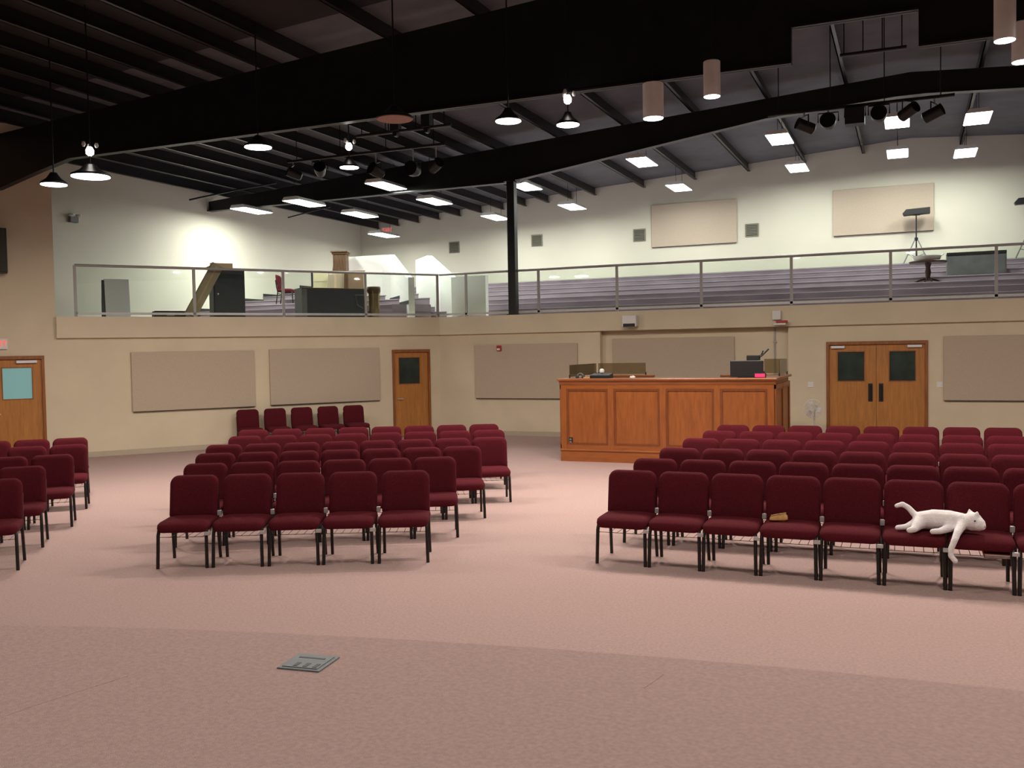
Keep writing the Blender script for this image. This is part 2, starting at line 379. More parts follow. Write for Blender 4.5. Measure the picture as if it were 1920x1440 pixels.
# ------------------------------------------------------------------ roof: deck, purlins, two steel frames
poly = [(-SIDE_X - 0.2, roof_z(SIDE_X)), (0, RIDGE), (SIDE_X + 0.2, roof_z(SIDE_X)), (SIDE_X + 0.2, roof_z(SIDE_X) + 0.2), (0, RIDGE + 0.2), (-SIDE_X - 0.2, roof_z(SIDE_X) + 0.2)]
ceil = struct(MB().prism(poly, 12.75, BACK_Y + 0.2, lambda p, q, d: (p, d, q)).build('ceiling', 'deck_grey'))
MB().prism(poly, -9.2, 12.75, lambda p, q, d: (p, d, q)).build('black_front_deck', 'deck_black', ceil)  # deck towards the stage, near black where the rest is grey
def purlin(a):
    z = roof_z(a); w = MB().box(a - 0.012, a + 0.012, -8.9, BACK_Y - 0.01, z - 0.24, z + 0.02).box(a - 0.012, a + 0.07, -8.9, BACK_Y - 0.01, z - 0.24, z - 0.225)
    w.build('purlin', 'purlin_black', ceil)
for sgn in (-1, 1):
    a = 1.3
    while a < SIDE_X:
        purlin(sgn * a); a += 1.66 if a < 9.5 else 0.83
def frame(y, bottom, m='steel_black', name='rafter_beam', fw=0.16):
    """bottom: (x, z) outline of the lower edge from left to right; the top follows the purlins"""
    a0, a1 = bottom[0][0], bottom[-1][0]
    top = [(a1, roof_z(a1) - 0.24), (0, RIDGE - 0.24), (a0, roof_z(a0) - 0.24)]
    web = MB().prism([*bottom, *top], y - 0.012, y + 0.012, lambda p, q, d: (p, d, q)).build(name, m, ceil)
    for (p, z), (q, w) in zip(bottom, bottom[1:]):
        if abs(q - p) < 1e-4: continue
        MB().prism([(p, z), (q, w), (q, w + 0.03), (p, z + 0.03)], y - fw, y + fw, lambda a, b, d: (a, d, b)).build('flange', m, web)
    return web
frame(13.5, [(-SIDE_X, 5.2), (-15.9, 5.82), (-15.0, 6.0), (-1.5, 6.0), (-1.499, 6.48), (0.1, 6.48), (0.101, 6.0), (15.0, 6.0), (SIDE_X, 5.2)], fw=0.07)
frame(21.6, [(-SIDE_X, 6.28), (-9.3, 6.3), (-2.97, 7.17), (-0.3, 7.33), (0.3, 7.33), (2.97, 7.17), (9.3, 6.3), (SIDE_X, 6.28)], fw=0.1)
frame(3.5, [(-SIDE_X, 5.9), (-15.0, 6.1), (0, 7.0), (15.0, 6.1), (SIDE_X, 5.9)])
# hung conduits and pipes under the deck
def pipe(name, label, pts, r=0.025):
    return tag(MB().tube(pts, r, 8).build(name, 'steel_black', smooth=True), label, 'pipe')
q0 = on_z(355, 375, 6.35); q1 = on_z(518, 343, 6.75)
pipe('ceiling_pipe', 'thin black pipe hung below the roof above the cream side wall', [q0, (q0 + q1) / 2 + Vector((0, 0, 0.02)), q1])
q0 = on_z(540, 408, 6.2); q1 = on_z(600, 392, 6.4)
pipe('ceiling_pipe', 'short black pipe behind the balcony tube lamps', [q0, q1, q1 + Vector((0.3, 0.1, 0.05))], 0.02)

# black column on the balcony edge
colx = on_front(960, 500)[0]
cl = thing('support_column', 'slim black steel column rising from the balcony edge to the roof beam', 'column', (colx, FRONT_Y + 0.06, DECK))
MB().box(-0.1, 0.1, -0.1, 0.1, 0, 3.32).build('shaft', 'steel_black', cl, bevel=0.01)
MB().box(-0.14, 0.14, -0.13, 0.14, 0, 0.02).build('base_plate', 'steel_black', cl)
MB().box(-0.16, 0.16, -0.14, 0.3, 3.28, 3.31).build('cap_plate', 'steel_black', cl)

# ------------------------------------------------------------------ glass railings
def railing(name, label, o, rz, posts, x0, x1):
    t = thing(name, label, 'railing', o, rz)
    H = 1.1
    MB().tube([(x0, 0, H), (x1, 0, H)], 0.03, 10).build('top_rail', 'alu', t, smooth=True)
    MB().box(x0, x1, -0.022, 0.022, 0.05, 0.10).build('bottom_rail', 'alu_bright', t)
    for p in posts:
        MB().box(p - 0.03, p + 0.03, -0.022, 0.022, 0, H).build('post', 'alu', t)
    xs = sorted(set([x0] + posts + [x1]))
    for p, q in zip(xs, xs[1:]):
        if q - p < 0.2: continue
        MB().box(p + 0.035, q - 0.035, -0.005, 0.005, 0.10, H - 0.04).build('glass_pane', 'rail_glass', t)
    return t
RB = 0.15
dposts = [on_diag(x, 545, RB)[0] for x in (141, 364, 531, 685)]
cut = RB * math.tan(math.acos(ND.dot(Vector((0, -1, 0)))) / 2)
railing('balcony_railing', 'metal and glass balcony railing before the stacked boards and dark desk', A - ND * RB + Vector((0, 0, DECK)), RZD, dposts + [cut - 0.03], dposts[0], cut)
fposts = [on_front(x, 545, RB)[0] for x in (874, 1010, 1157, 1315, 1484, 1670, 1868)]
fposts += [fposts[-1] + 1.72 * i for i in range(1, 4)]
railing('balcony_railing', 'long metal and glass balcony railing before the stepped purple tiers', (0, FRONT_Y + RB, DECK), 0, fposts, A.x - ND.x * RB + TD.x * cut + 0.035, fposts[-1])

# ------------------------------------------------------------------ doors
def door_frame(t, w, m='oak_dark'):
    MB().box(-0.02, 0.035, -0.03, 0.14, 0, DOORTOP).build('jamb', m, t)
    MB().box(w - 0.035, w + 0.02, -0.03, 0.14, 0, DOORTOP).build('jamb', m, t)
    MB().box(-0.02, w + 0.02, -0.031, 0.14, DOORTOP - 0.05, DOORTOP + 0.02).build('head', m, t)
def leaf(t, x0, x1, win, gm, m='oak'):
    top = DOORTOP - 0.055
    wx0, wx1, wz0, wz1 = win
    d = MB().box(x0, wx0, 0.02, 0.065, 0.01, top).box(wx1, x1, 0.02, 0.065, 0.01, top).box(wx0, wx1, 0.02, 0.065, 0.01, wz0).box(wx0, wx1, 0.02, 0.065, wz1, top).build('leaf', m, t)
    MB().box(wx0, wx1, 0.035, 0.045, wz0, wz1).build('window_pane', gm, d)
    g = 0.018
    MB().box(wx0 - g, wx1 + g, 0.012, 0.02, wz0 - g, wz0).box(wx0 - g, wx1 + g, 0.012, 0.02, wz1, wz1 + g).box(wx0 - g, wx0, 0.012, 0.02, wz0, wz1).box(wx1, wx1 + g, 0.012, 0.02, wz0, wz1).build('glazing_bead', 'oak_dark', d)
    return d
# double door
dw = dd1 - dd0; t = sempty('door_1', (dd0, FRONT_Y, 0)); door_frame(t, dw)
wz1 = on_front(1600, 660)[1]; wz0 = on_front(1600, 714)[1]
mid = dw / 2
for i, (xa, xb) in enumerate(((1571, 1620), (1668, 1716))):
    wx0, wx1 = on_front(xa, 690)[0] - dd0, on_front(xb, 690)[0] - dd0
    x0, x1 = (0.037, mid - 0.003) if i == 0 else (mid + 0.003, dw - 0.037)
    d = leaf(t, x0, x1, (wx0, wx1, wz0, wz1), 'door_glass_dark')
    px = on_front(1632 if i == 0 else 1652, 737)[0] - dd0; pz0, pz1 = on_front(1640, 753)[1], on_front(1640, 719)[1]
    MB().box(px - 0.045, px + 0.045, 0.012, 0.02, pz0, pz1).tube([(px, 0.015, pz0 + 0.05), (px, -0.04, pz0 + 0.06), (px, -0.04, pz1 - 0.06), (px, 0.015, pz1 - 0.05)], 0.012, 8).build('pull_handle', 'black_plastic', d)
    cx = on_front(1571 if i == 0 else 1715, 652)[0] - dd0
    MB().box(cx - 0.14, cx + 0.14, -0.05, 0.012, DOORTOP - 0.125, DOORTOP - 0.07).build('door_closer', 'white_grey', d, bevel=0.008)
# single door in the diagonal wall
w = sd1 - sd0; t = sempty('door_2', dpt(sd0, 0, 0), RZD); door_frame(t, w)
d = leaf(t, 0.037, w - 0.037, (on_diag(749, 695)[0] - sd0, on_diag(787, 695)[0] - sd0, on_diag(768, 719)[1], on_diag(768, 671)[1]), 'door_glass_dark')
hz = on_diag(745, 748)[1]
MB().tube([(0.1, 0.02, hz), (0.1, -0.05, hz), (0.24, -0.05, hz)], 0.012, 8).build('lever_handle', 'alu_bright', d, smooth=True)
# bright-windowed door near the edge
w = fd_r - fd_l; t = sempty('door_3', dpt(fd_l, 0, 0), RZD); door_frame(t, w)
d = leaf(t, 0.037, w - 0.037, (on_diag(5, 715)[0] - fd_l, on_diag(60, 715)[0] - fd_l, on_diag(32, 748)[1], on_diag(32, 690)[1]), 'door_glass_lit')
MB().box(w - 0.5, w - 0.12, -0.05, 0.012, DOORTOP - 0.13, DOORTOP - 0.075).build('door_closer', 'white_grey', d, bevel=0.008)
MB().tube([(0.1, 0.02, 1.0), (0.1, -0.05, 1.0), (0.24, -0.05, 1.0)], 0.012, 8).build('lever_handle', 'alu_bright', d, smooth=True)

# ------------------------------------------------------------------ acoustic panels, vents, wall fittings
def panel(label, o, rz, x0, x1, z0, z1, grp):
    t = thing('acoustic_panel', label, 'wall panel', o, rz, grp)
    MB().box(x0, x1, -0.055, -0.004, z0, z1).build('cloth_face', 'panel_cloth', t, bevel=0.012)
    MB().box(x0 + 0.02, x1 - 0.02, -0.05, -0.004, z0 - 0.014, z0 - 0.002).build('bottom_channel', 'vent_dark', t)
G = 'fabric acoustic panels'
def zspan(f, x, y0, y1): return f(x, y1)[1], f(x, y0)[1]
O_D, O_F, O_R, O_B = A.copy(), Vector((0, FRONT_Y, 0)), Vector((0, FRONT_Y + 0.22, 0)), Vector((0, BACK_Y, 0))
for x0, x1, xm, y0, y1, lab in ((246, 477, 360, 658.5, 767, 'tan fabric wall panel beside the bright-windowed door'), (505, 711, 608, 653.5, 755, 'tan fabric wall panel next to the single door, above the five chairs')):
    panel(lab, O_D, RZD, on_diag(x0, 700)[0], on_diag(x1, 700)[0], *zspan(on_diag, xm, y0, y1), G)
panel('tan fabric wall panel bearing the red fire alarm above its top edge', O_F, 0, on_front(892, 700)[0], on_front(1084, 700)[0], *zspan(on_front, 988, 645, 747), G)
fr = lambda x, y: on_front(x, y, 0.22)
panel('tan fabric wall panel directly behind the wooden sound booth', O_R, 0, fr(1150, 700)[0], fr(1378, 700)[0], *zspan(fr, 1264, 633, 742), G)
panel('tan fabric wall panel beyond the double doors', O_F, 0, on_front(1769, 700)[0], on_front(1769, 700)[0] + 2.73, *zspan(on_front, 1845, 629, 751), G)
panel('tan fabric panel high on the balcony back wall between two vents', O_B, 0, on_back(1222, 420)[0], on_back(1382, 420)[0], *zspan(on_back, 1302, 379, 459.5), G)
panel('tan fabric panel high on the back wall behind the tripod floodlight', O_B, 0, on_back(1562, 400)[0], on_back(1751, 400)[0], *zspan(on_back, 1657, 350, 437.5), G)
for x, y, s, lab in ((852, 464, 18, 'square vent on the balcony back wall by the aisle parapet'), (1007, 451, 18, 'square vent on the back wall just past the black column'),
                     (1199, 441, 21, 'square vent beside the high back panel, column side'), (1410, 431.5, 22, 'square vent between the two high back wall panels')):
    cx, cz = on_back(x, y); h = 0.2
    t = thing('wall_vent', lab, 'vent', (cx, BACK_Y, cz), 0, 'square vents on the back wall')
    MB().box(-h, h, -0.012, 0, -h, h).build('backing', 'vent_dark', t)
    MB().box(-h, h, -0.03, -0.012, h - 0.03, h).box(-h, h, -0.03, -0.012, -h, -h + 0.03).box(-h, -h + 0.03, -0.03, -0.012, -h + 0.03, h - 0.03).box(h - 0.03, h, -0.03, -0.012, -h + 0.03, h - 0.03).build('frame', 'vent_metal', t)
    for i in range(7):
        z = -h + 0.055 + i * 0.048
        MB().prism([(-0.03, z), (-0.012, z + 0.03), (-0.010, z + 0.03), (-0.028, z)], -h + 0.03, h - 0.03, lambda p, q, d: (d, p, q)).build('slat', 'vent_metal', t)
# fire alarm strobe
ax, az = on_front(938, 653)
t = thing('fire_alarm', 'small red fire alarm strobe on the wall panel', 'fire alarm', (ax, FRONT_Y - 0.05, az))
MB().box(-0.06, 0.06, -0.05, 0, -0.07, 0.07).build('body', 'red_plastic', t, bevel=0.008)
MB().box(-0.04, 0.04, -0.075, -0.05, -0.05, -0.005).build('strobe_lens', 'white_paint', t, bevel=0.006)
# switch plates
for x, lab in ((1520, 'white switch plate on the wall between booth and double doors'), (1762, 'white switch plate between double doors and wall panel')):
    sx, sz = on_front(x, 721)
    t = thing('switch_plate', lab, 'switch', (sx, FRONT_Y, sz))
    MB().box(-0.06, 0.06, -0.01, 0, -0.06, 0.06).build('plate', 'white_paint', t, bevel=0.003)
    for dx in (-0.025, 0.025): MB().box(dx - 0.008, dx + 0.008, -0.022, -0.01, -0.014, 0.014).build('toggle', 'white_paint', t)
# white projector box on the fascia, small camera with conduit above the booth
ax, az = on_front(1185, 603, -PROUD)
t = thing('wall_speaker', 'white box speaker mounted on the balcony fascia above the booth', 'speaker', (ax, FRONT_Y - PROUD, az))
MB().box(-0.17, 0.17, -0.26, -0.04, -0.13, 0.14).build('housing', 'white_paint', t, bevel=0.025)
MB().box(-0.14, 0.14, -0.265, -0.25, -0.125, -0.05).build('grille', 'black_plastic', t)
MB().box(-0.05, 0.05, -0.05, 0, -0.05, 0.05).build('bracket', 'alu', t)
ax, az = on_front(1457, 592, -PROUD)
t = thing('junction_box', 'white junction box with red lamp at the fascia end of a conduit', 'fixture', (ax, FRONT_Y - PROUD, az))
MB().box(-0.09, 0.09, -0.1, 0, -0.09, 0.11).build('box', 'white_paint', t, bevel=0.01)
MB().box(0.0, 0.24, -0.2, -0.1, -0.16, -0.11).build('red_lamp', 'red_plastic', t, bevel=0.01)
MB().box(-0.06, 0.2, -0.18, -0.04, -0.21, -0.165).build('lamp_tray', 'white_paint', t, bevel=0.01)
b0 = fr(1453, 625); b1 = fr(1450, 690)
t = thing('wall_conduit', 'thin grey conduit running down the recess wall behind the booth', 'conduit', (b0[0], FRONT_Y + 0.2, 0))
MB().tube([(0, 0, 0.1), (0, 0, SOFFIT - 0.02)], 0.02, 8).build('tube', 'alu', t, smooth=True)
for z in (0.6, 1.5, 2.2): MB().box(-0.035, 0.035, -0.024, 0.02, z, z + 0.03).build('strap', 'alu', t)
# emergency light on the cream side wall
p = on_plane(135, 412, (1, 0, 0), -SIDE_X)
t = thing('emergency_light', 'small white twin-head emergency light on the cream side wall', 'emergency light', (-SIDE_X, p.y, p.z), math.pi / 2)
MB().box(-0.12, 0.12, -0.09, 0, -0.07, 0.07).build('battery_case', 'slate_side', t, bevel=0.01)
for dx in (-0.09, 0.12): MB().lathe([(0.03, 0), (0.07, 0.03), (0.07, 0.07)], 12, (dx, -0.1, 0.06)).build('lamp_head', 'white_paint', t, smooth=True)
# exit signs
def exit_sign(label, o, rz, s=1.0):
    t = thing('exit_sign', label, 'exit sign', o, rz)
    MB().box(-0.17 * s, 0.17 * s, -0.05, 0, -0.11 * s, 0.11 * s).build('case', 'white_paint', t, bevel=0.006)
    cu = bpy.data.curves.new('exit_text', 'FONT'); cu.body = 'EXIT'; cu.size = 0.17 * s; cu.align_x = 'CENTER'; cu.align_y = 'CENTER'; cu.extrude = 0.004
    cu.materials.append(M['exit_red'])
    tmp = bpy.data.objects.new('tmp', cu); me = bpy.data.meshes.new_from_object(tmp); bpy.data.objects.remove(tmp)
    tx = place('lettering', me, t, (0, -0.054, 0)); tx.rotation_euler = (math.pi / 2, 0, 0)
ax, az = on_back(727, 432); exit_sign('red lettered exit sign high in the balcony corner', (ax, BACK_Y, az), 0, 1.15)
s0, z0 = on_diag(-4, 645); exit_sign('white exit sign above the bright-windowed door', dpt(s0, 0, z0), RZD)
# dark loudspeaker high on the diagonal wall
s0, z0 = on_diag(14, 514); s1, z1 = on_diag(12, 432)
t = thing('wall_loudspeaker', 'dark loudspeaker hung high on the diagonal wall above the bright-windowed door', 'speaker', dpt(s0 - 0.3, 0, z0), RZD)
MB().box(-0.3, 0.3, -0.4, -0.06, 0, z1 - z0).build('cabinet', 'black_plastic', t, bevel=0.012)
MB().box(-0.27, 0.27, -0.412, -0.4, 0.03, z1 - z0 - 0.03).build('grille', 'vent_dark', t)
MB().box(-0.08, 0.08, -0.07, 0, 0.3, 0.5).build('bracket', 'steel_black', t)

# ------------------------------------------------------------------ lamps
def area_light(parent, loc, power, col, size, shape='DISK', size_y=None, spread=180):
    l = bpy.data.lights.new('lamp_light', 'AREA'); l.energy = power; l.color = col; l.shape = shape; l.size = size; l.spread = math.radians(spread)
    if size_y: l.size_y = size_y
    o = bpy.data.objects.new('lamp_light', l); C.objects.link(o); o.parent = parent; o.location = loc; return o
DL = 5.43
def can_light(x, y, wpx, label, height=0.5, power=1.0, ztop=6.0):
    p = on_z(x, y, DL); d = (p - EYE).dot(FWD); r = max(0.11, wpx * d / F_PX / 2 * 0.92)
    t = thing('can_light', label, 'ceiling light', p, 0, 'round downlights under the black beam')
    MB().lathe([(r, 0), (r, height), (r * 0.9, height + 0.01), (0.03, height + 0.01)], 24).build('housing', 'lamp_white', t, smooth=True)
    MB().lathe([(r * 0.94, -0.006), (r * 0.94, 0.01)], 24).build('lens', 'lens_warm', t)
    z = roof_z(p.x) - p.z
    MB().tube([(0, 0, height), (0, 0, z - 0.03)], 0.012, 6).build('stem', 'steel_black', t)
    area_light(t, (0, 0, -0.02), POW_DOWN * power, COL_DOWN, r * 1.8, spread=178)
def dome_light(x, y, wpx, label, power=1.0, lit=True, cluster=False, z=DL):
    p = on_z(x, y, z); d = (p - EYE).dot(FWD); r = wpx * d / F_PX / 2 * 0.97
    t = thing('dome_pendant', label, 'ceiling light', p, 0, 'round pendants under the black beam')
    MB().lathe([(r, 0), (r * 0.97, 0.03), (r * 0.55, 0.09), (r * 0.3, 0.16), (0.05, 0.18)], 28).build('shade', 'steel_black', t, smooth=True)
    MB().lathe([(r * 0.95, -0.008), (r * 0.95, 0.012)], 28).build('lens', 'lens_warm' if lit else 'lamp_off', t)
    z = roof_z(p.x) - p.z
    MB().tube([(0, 0, 0.16), (0, 0, z - 0.03)], 0.012, 6).build('stem', 'steel_black', t)
    if cluster:
        c = MB().lathe([(0.02, 0.30), (0.055, 0.33), (0.06, 0.38), (0.035, 0.43)], 12).build('bulb', 'lens_warm', t, smooth=True)
        for w in (0.5, 2.6, 4.7):
            MB().lathe([(0.015, 0.42), (0.03, 0.45), (0.02, 0.49)], 10, (0.09 * math.cos(w), 0.11 * math.sin(w), 0)).build('hook_bolt', 'alu_bright', c, smooth=True)
    if lit: area_light(t, (0, 0, -0.02), POW_DOWN * power, COL_DOWN, r * 1.8, spread=178)
dome_light(170, 331, 74, 'brightest round pendant lamp above the bright-windowed door', 1.2, cluster=True, z=4.8)
dome_light(101, 346, 50, 'flat round pendant lamp beside the brightest one', 0.8, z=4.8)
dome_light(484, 276, 54, 'round pendant lamp above the cream side wall, over the aisle', 0.9)
dome_light(655, 314, 38, 'small warm round pendant lamp amid the dark stage lights', 0.6, cluster=True)
dome_light(740, 223, 72, 'unlit round pendant with a reddish brown face', lit=False)
dome_light(953, 227, 52, 'round pendant lamp hung above the slim black column', 1.1)
dome_light(1065, 234, 46, 'round pendant lamp between the column lamp and white can', 1.1, cluster=True)
can_light(1225, 222, 42, 'large white can downlight with its whole cylinder in view', 0.49, 1.1)
can_light(1335, 181, 32, 'smaller white can downlight half hidden behind the beam', 0.45, 1.0)
can_light(1884, 76, 32, 'can downlight high beside the beam notch, over the cat', 0.45, 0.9)
can_light(1916, 116, 28, 'can downlight cut by the picture edge, over the cat', 0.45, 0.9)
# beam downlights go on out of view; those over the stage are added fill
def unseen_can(x, y, label, power):
    p = Vector((x, y, 5.9)); t = thing('can_light', label, 'ceiling light', p, 0, 'round downlights under the black beam')
    MB().lathe([(0.16, 0), (0.16, 0.45), (0.14, 0.46), (0.03, 0.46)], 20).build('housing', 'lamp_white', t, smooth=True)
    MB().lathe([(0.15, -0.006), (0.15, 0.01)], 20).build('lens', 'lens_warm', t)
    MB().tube([(0, 0, 0.45), (0, 0, roof_z(x) - 5.93)], 0.012, 6).build('stem', 'steel_black', t)
    area_light(t, (0, 0, -0.02), POW_DOWN * power, COL_DOWN, 0.29, spread=175)
for x, y, lab, pw_ in ((4.2, 12.4, 'can downlight over the aisle past the cat', 1.2), (7.6, 12.4, 'can downlight over the far end of the chair rows', 1.2), (11.5, 12.4, 'can downlight by the opposite side wall', 1.0),
                       (-7.5, 6.0, 'unseen fill light over the stage toward the bright-windowed door', 0.75), (-3.2, 7.2, 'unseen fill light over the stage above the floor outlet', 0.75), (1.0, 6.8, 'unseen fill light ahead of the chair rows', 0.75), (5.0, 6.0, 'unseen fill light toward the cat side', 0.75),
                       (-4.5, 1.0, 'unseen rear fill light on the bright-windowed door side', 0.75), (0.0, 0.5, 'unseen rear fill light over the stage centre', 0.75), (4.5, 1.0, 'unseen rear fill light over the far side', 0.75)):
    unseen_can(x, y, lab, pw_)

TUBE = [  # photo point, roof row y (distance), height follows the roof
 (1833, 222, 23.5), (1810, 287, 27.5), (1682, 229, 23.5), (1683, 288, 27.5), (1462, 261, 23.5), (1495, 315, 27.5), (1204, 304, 23.5), (1273, 352, 27.5),
 (985, 350, 23.5), (1073, 388, 27.5), (815, 378, 23.5), (930, 408, 27.5), (724, 349, 20.8), (571, 381, 20.8), (675, 403, 23.5), (720, 441, 27.5), (472, 395, 21.6)]
TLAB = ['near rank past the ridge', 'far rank past the ridge', 'near rank at the ridge', 'far rank at the ridge', 'near rank before the stage-light bar', 'far rank before the high panel by the tripod',
        'near rank above the panel between vents', 'far rank above the panel between vents', 'near rank just past the black column', 'far rank past the black column',
        'near rank before the black column', 'far rank hidden partly by the black column', 'front rank below the unlit pendant', 'front rank above the dark desk', 'near rank above the brown pulpit',
        'far rank in the corner below the exit sign', 'front rank beside the bright spot on the side wall']
for (x, y, yy), lab in zip(TUBE, TLAB):
    p = on_plane(x, y, (0, 1, 0), yy); top = roof_z(p.x) - 0.24 - p.z
    t = thing('tube_light', 'bright white rectangular tube lamp, ' + lab, 'ceiling light', p, 0, 'rectangular balcony lamps')
    MB().prism([(-0.27, 0), (0.27, 0), (0.2, 0.09), (-0.2, 0.09)], -0.62, 0.62, lambda a, b, d: (a, d, b)).build('reflector', 'white_paint', t)
    MB().box(-0.255, 0.255, -0.6, 0.6, -0.012, 0.0).build('lens', 'lens_cool', t)
    for e in (-0.4, 0.4): MB().tube([(0, e, 0.08), (0, e, max(0.12, top))], 0.006, 5).build('hanger', 'steel_black', t)
    area_light(t, (0, 0, -0.02), POW_TUBE * (1.8 if x == 472 else 1.0), COL_TUBE, 0.5, 'RECTANGLE', 1.2)

# stage lights on black bars
def bar(label, x0, y0, x1, y1, yy):
    p, q = on_plane(x0, y0, (0, 1, 0), yy), on_plane(x1, y1, (0, 1, 0), yy); z = (p.z + q.z) / 2
    t = thing('light_bar', label, 'light bar', (p.x, yy, z)); L = q.x - p.x
    MB().tube([(0, 0, 0), (L, 0, 0)], 0.03, 8).build('pipe', 'steel_black', t, smooth=True)
    for k in range(4):
        u = L * (0.06 + 0.29 * k); MB().tube([(u, 0, 0), (u, 0, roof_z(p.x + u) - z)], 0.01, 5).build('hanger', 'steel_black', t)
    return z
def par_can(x, y, yy, zbar, label, tilt=20, pan=0, r=0.13, square=False, m='black_plastic'):
    p = on_plane(x, y, (0, 1, 0), yy)
    t = thing('stage_light', label, 'stage light', p, math.radians(pan), 'stage lights')
    T = Matrix.Rotation(math.radians(90 - tilt), 4, 'X')
    w = MB()
    if square: w.box(-0.16, 0.16, -0.13, 0.13, -0.14, 0.14)
    else: w.lathe([(0.06, -0.2), (0.1, -0.17), (r, -0.02), (r, 0.13), (r * 0.92, 0.13), (r * 0.8, 0.02)], 18)
    w.v = [tuple(T @ Vector(v)) for v in w.v] if not square else w.v
    w.build('can', m, t, smooth=not square)
    if not square:
        w = MB().lathe([(r * 0.85, 0.03), (r * 0.85, 0.045)], 18); w.v = [tuple(T @ Vector(v)) for v in w.v]; w.build('lens', 'slate_side', t)
        w = MB().lathe([(r * 1.05, 0.128), (r * 1.05, 0.14), (r * 0.95, 0.14), (r * 0.95, 0.128)], 18); w.v = [tuple(T @ Vector(v)) for v in w.v]; w.build('colour_frame', 'black_plastic', t)
    dz = max(0.1, zbar - p.z)
    MB().tube([(-0.17, 0, 0), (-0.17, 0, 0.16), (0.17, 0, 0.16), (0.17, 0, 0)], 0.012, 6).build('yoke', 'steel_black', t)
    MB().tube([(0, 0, 0.16), (0, 0, dz)], 0.016, 6).build('clamp', 'alu', t)
zb = bar('black light bar with stage lights along the roof ridge', 1440, 218, 1790, 176, 17.5)
for x, y, lab, kw in ((1508, 236, 'small stage light next to the bright ridge lamp', dict(pan=-60, r=0.1)), (1553, 229, 'round stage light with dark ring, facing out', dict(tilt=5)),
                      (1603, 219, 'square black floodlight on the ridge bar', dict(square=True)), (1648, 215, 'round stage light with pale lens beside the square one', dict(tilt=5)),
                      (1705, 208, 'small stage light behind the bright ridge lamp', dict(pan=50, r=0.1)), (1752, 212, 'end stage light of the ridge bar turned aside', dict(pan=70, r=0.1))):
    par_can(x, y, 17.5, zb, lab, **kw)
zb = bar('black light bar with stage lights below the unlit pendant', 540, 305, 835, 268, 17.5)
for x, y, lab, kw in ((550, 325, 'stage light at the side wall end of the bar', dict(pan=-40, r=0.11)), (600, 318, 'second stage light from the side wall', dict(pan=30)),
                      (705, 320, 'stage light right under the small warm lamp', dict(pan=-20)), (775, 318, 'wide stage light above the tube lamps', dict(tilt=5, r=0.15)),
                      (818, 310, 'end stage light nearest the black column', dict(pan=60, r=0.11))):
    par_can(x, y, 17.5, zb, lab.replace('nearest the', 'close to the').replace('right under', 'just under'), **kw)
z2 = bar('plain black bar hung just behind the black beam', 668, 250, 846, 240, 15.5)
for x, y, lab in ((742, 244, 'small black clamp box on the plain bar'), (800, 236, 'taller black clamp box on the plain bar')):
    p = on_plane(x, y, (0, 1, 0), 15.5); t = thing('clamp_box', lab, 'fixture', (p.x, 15.5, z2)); 
    MB().box(-0.09, 0.09, -0.07, 0.07, 0.0, 0.16 if x < 790 else 0.28).build('case', 'black_plastic', t, bevel=0.01)
    MB().tube([(0, -0.05, -0.05), (0, 0.05, -0.05)], 0.05, 8).build('clamp', 'steel_black', t)
z3 = bar('black bar crossing below the roof ridge by the beam notch', 1575, 100, 1700, 92, 16.5)

# ------------------------------------------------------------------ sound booth
BX0, BX1, BY0, BY1, BH = -6.14, -2.19, 16.72, 18.8, 1.575
bt = thing('sound_booth', 'panelled oak sound booth enclosure behind the chair blocks', 'sound booth', (BX0, BY0, 0)); BW = BX1 - BX0; BD = BY1 - BY0
MB().box(0, BW, 0.03, 0.09, 0.2, BH - 0.04).build('front_wall', 'booth_oak', bt)
MB().box(0, 0.08, 0.09, BD, 0.2, BH - 0.04).build('side_wall', 'booth_oak', bt)
MB().box(BW - 0.08, BW, 0.09, BD, 0.2, BH - 0.04).build('side_wall', 'booth_oak', bt)
MB().box(0.08, 1.3, BD - 0.08, BD, 0.2, BH - 0.04).build('back_wall', 'booth_oak', bt)
MB().box(BW - 1.3, BW - 0.08, BD - 0.08, BD, 0.2, BH - 0.04).build('back_wall', 'booth_oak', bt)
MB().box(-0.015, BW + 0.015, -0.005, 0.1, 0, 0.2).build('plinth', 'booth_oak_wide', bt)
MB().box(-0.015, 0.09, 0.1, BD, 0, 0.2).build('plinth', 'booth_oak_wide', bt)
MB().box(BW - 0.09, BW + 0.015, 0.1, BD, 0, 0.2).build('plinth', 'booth_oak_wide', bt)
MB().box(-0.03, BW + 0.03, -0.02, 0.03, 0.2, 0.235).build('plinth_moulding', 'booth_oak_wide', bt, bevel=0.01)
MB().box(-0.06, BW + 0.06, -0.05, 0.5, BH - 0.045, BH).build('counter_top', 'booth_oak_wide', bt, bevel=0.012)
MB().box(-0.06, 0.3, 0.5, BD + 0.03, BH - 0.045, BH).build('counter_top', 'booth_oak_wide', bt, bevel=0.012)
MB().box(BW - 0.3, BW + 0.06, 0.5, BD + 0.03, BH - 0.045, BH).build('counter_top', 'booth_oak_wide', bt, bevel=0.012)
MB().prism([(-0.03, BH - 0.045), (0.03, BH - 0.045), (0.03, BH - 0.13), (0.0, BH - 0.12), (-0.012, BH - 0.08)], -0.03, BW + 0.03, lambda p, q, d: (d, p, q)).build('cornice', 'booth_oak_wide', bt)
MB().box(0.08, BW - 0.08, 0.5, 1.1, 0.78, 0.82).build('work_surface', 'black_plastic', bt)
z0, z1 = 0.235, BH - 0.125
n = 4; pitch = BW / n; sw = 0.11
MB().box(0, BW, -0.0, 0.03, z1 - 0.07, z1).build('top_rail', 'booth_oak_wide', bt); MB().box(0, BW, 0.0, 0.03, z0, z0 + 0.08).build('bottom_rail', 'booth_oak_wide', bt)
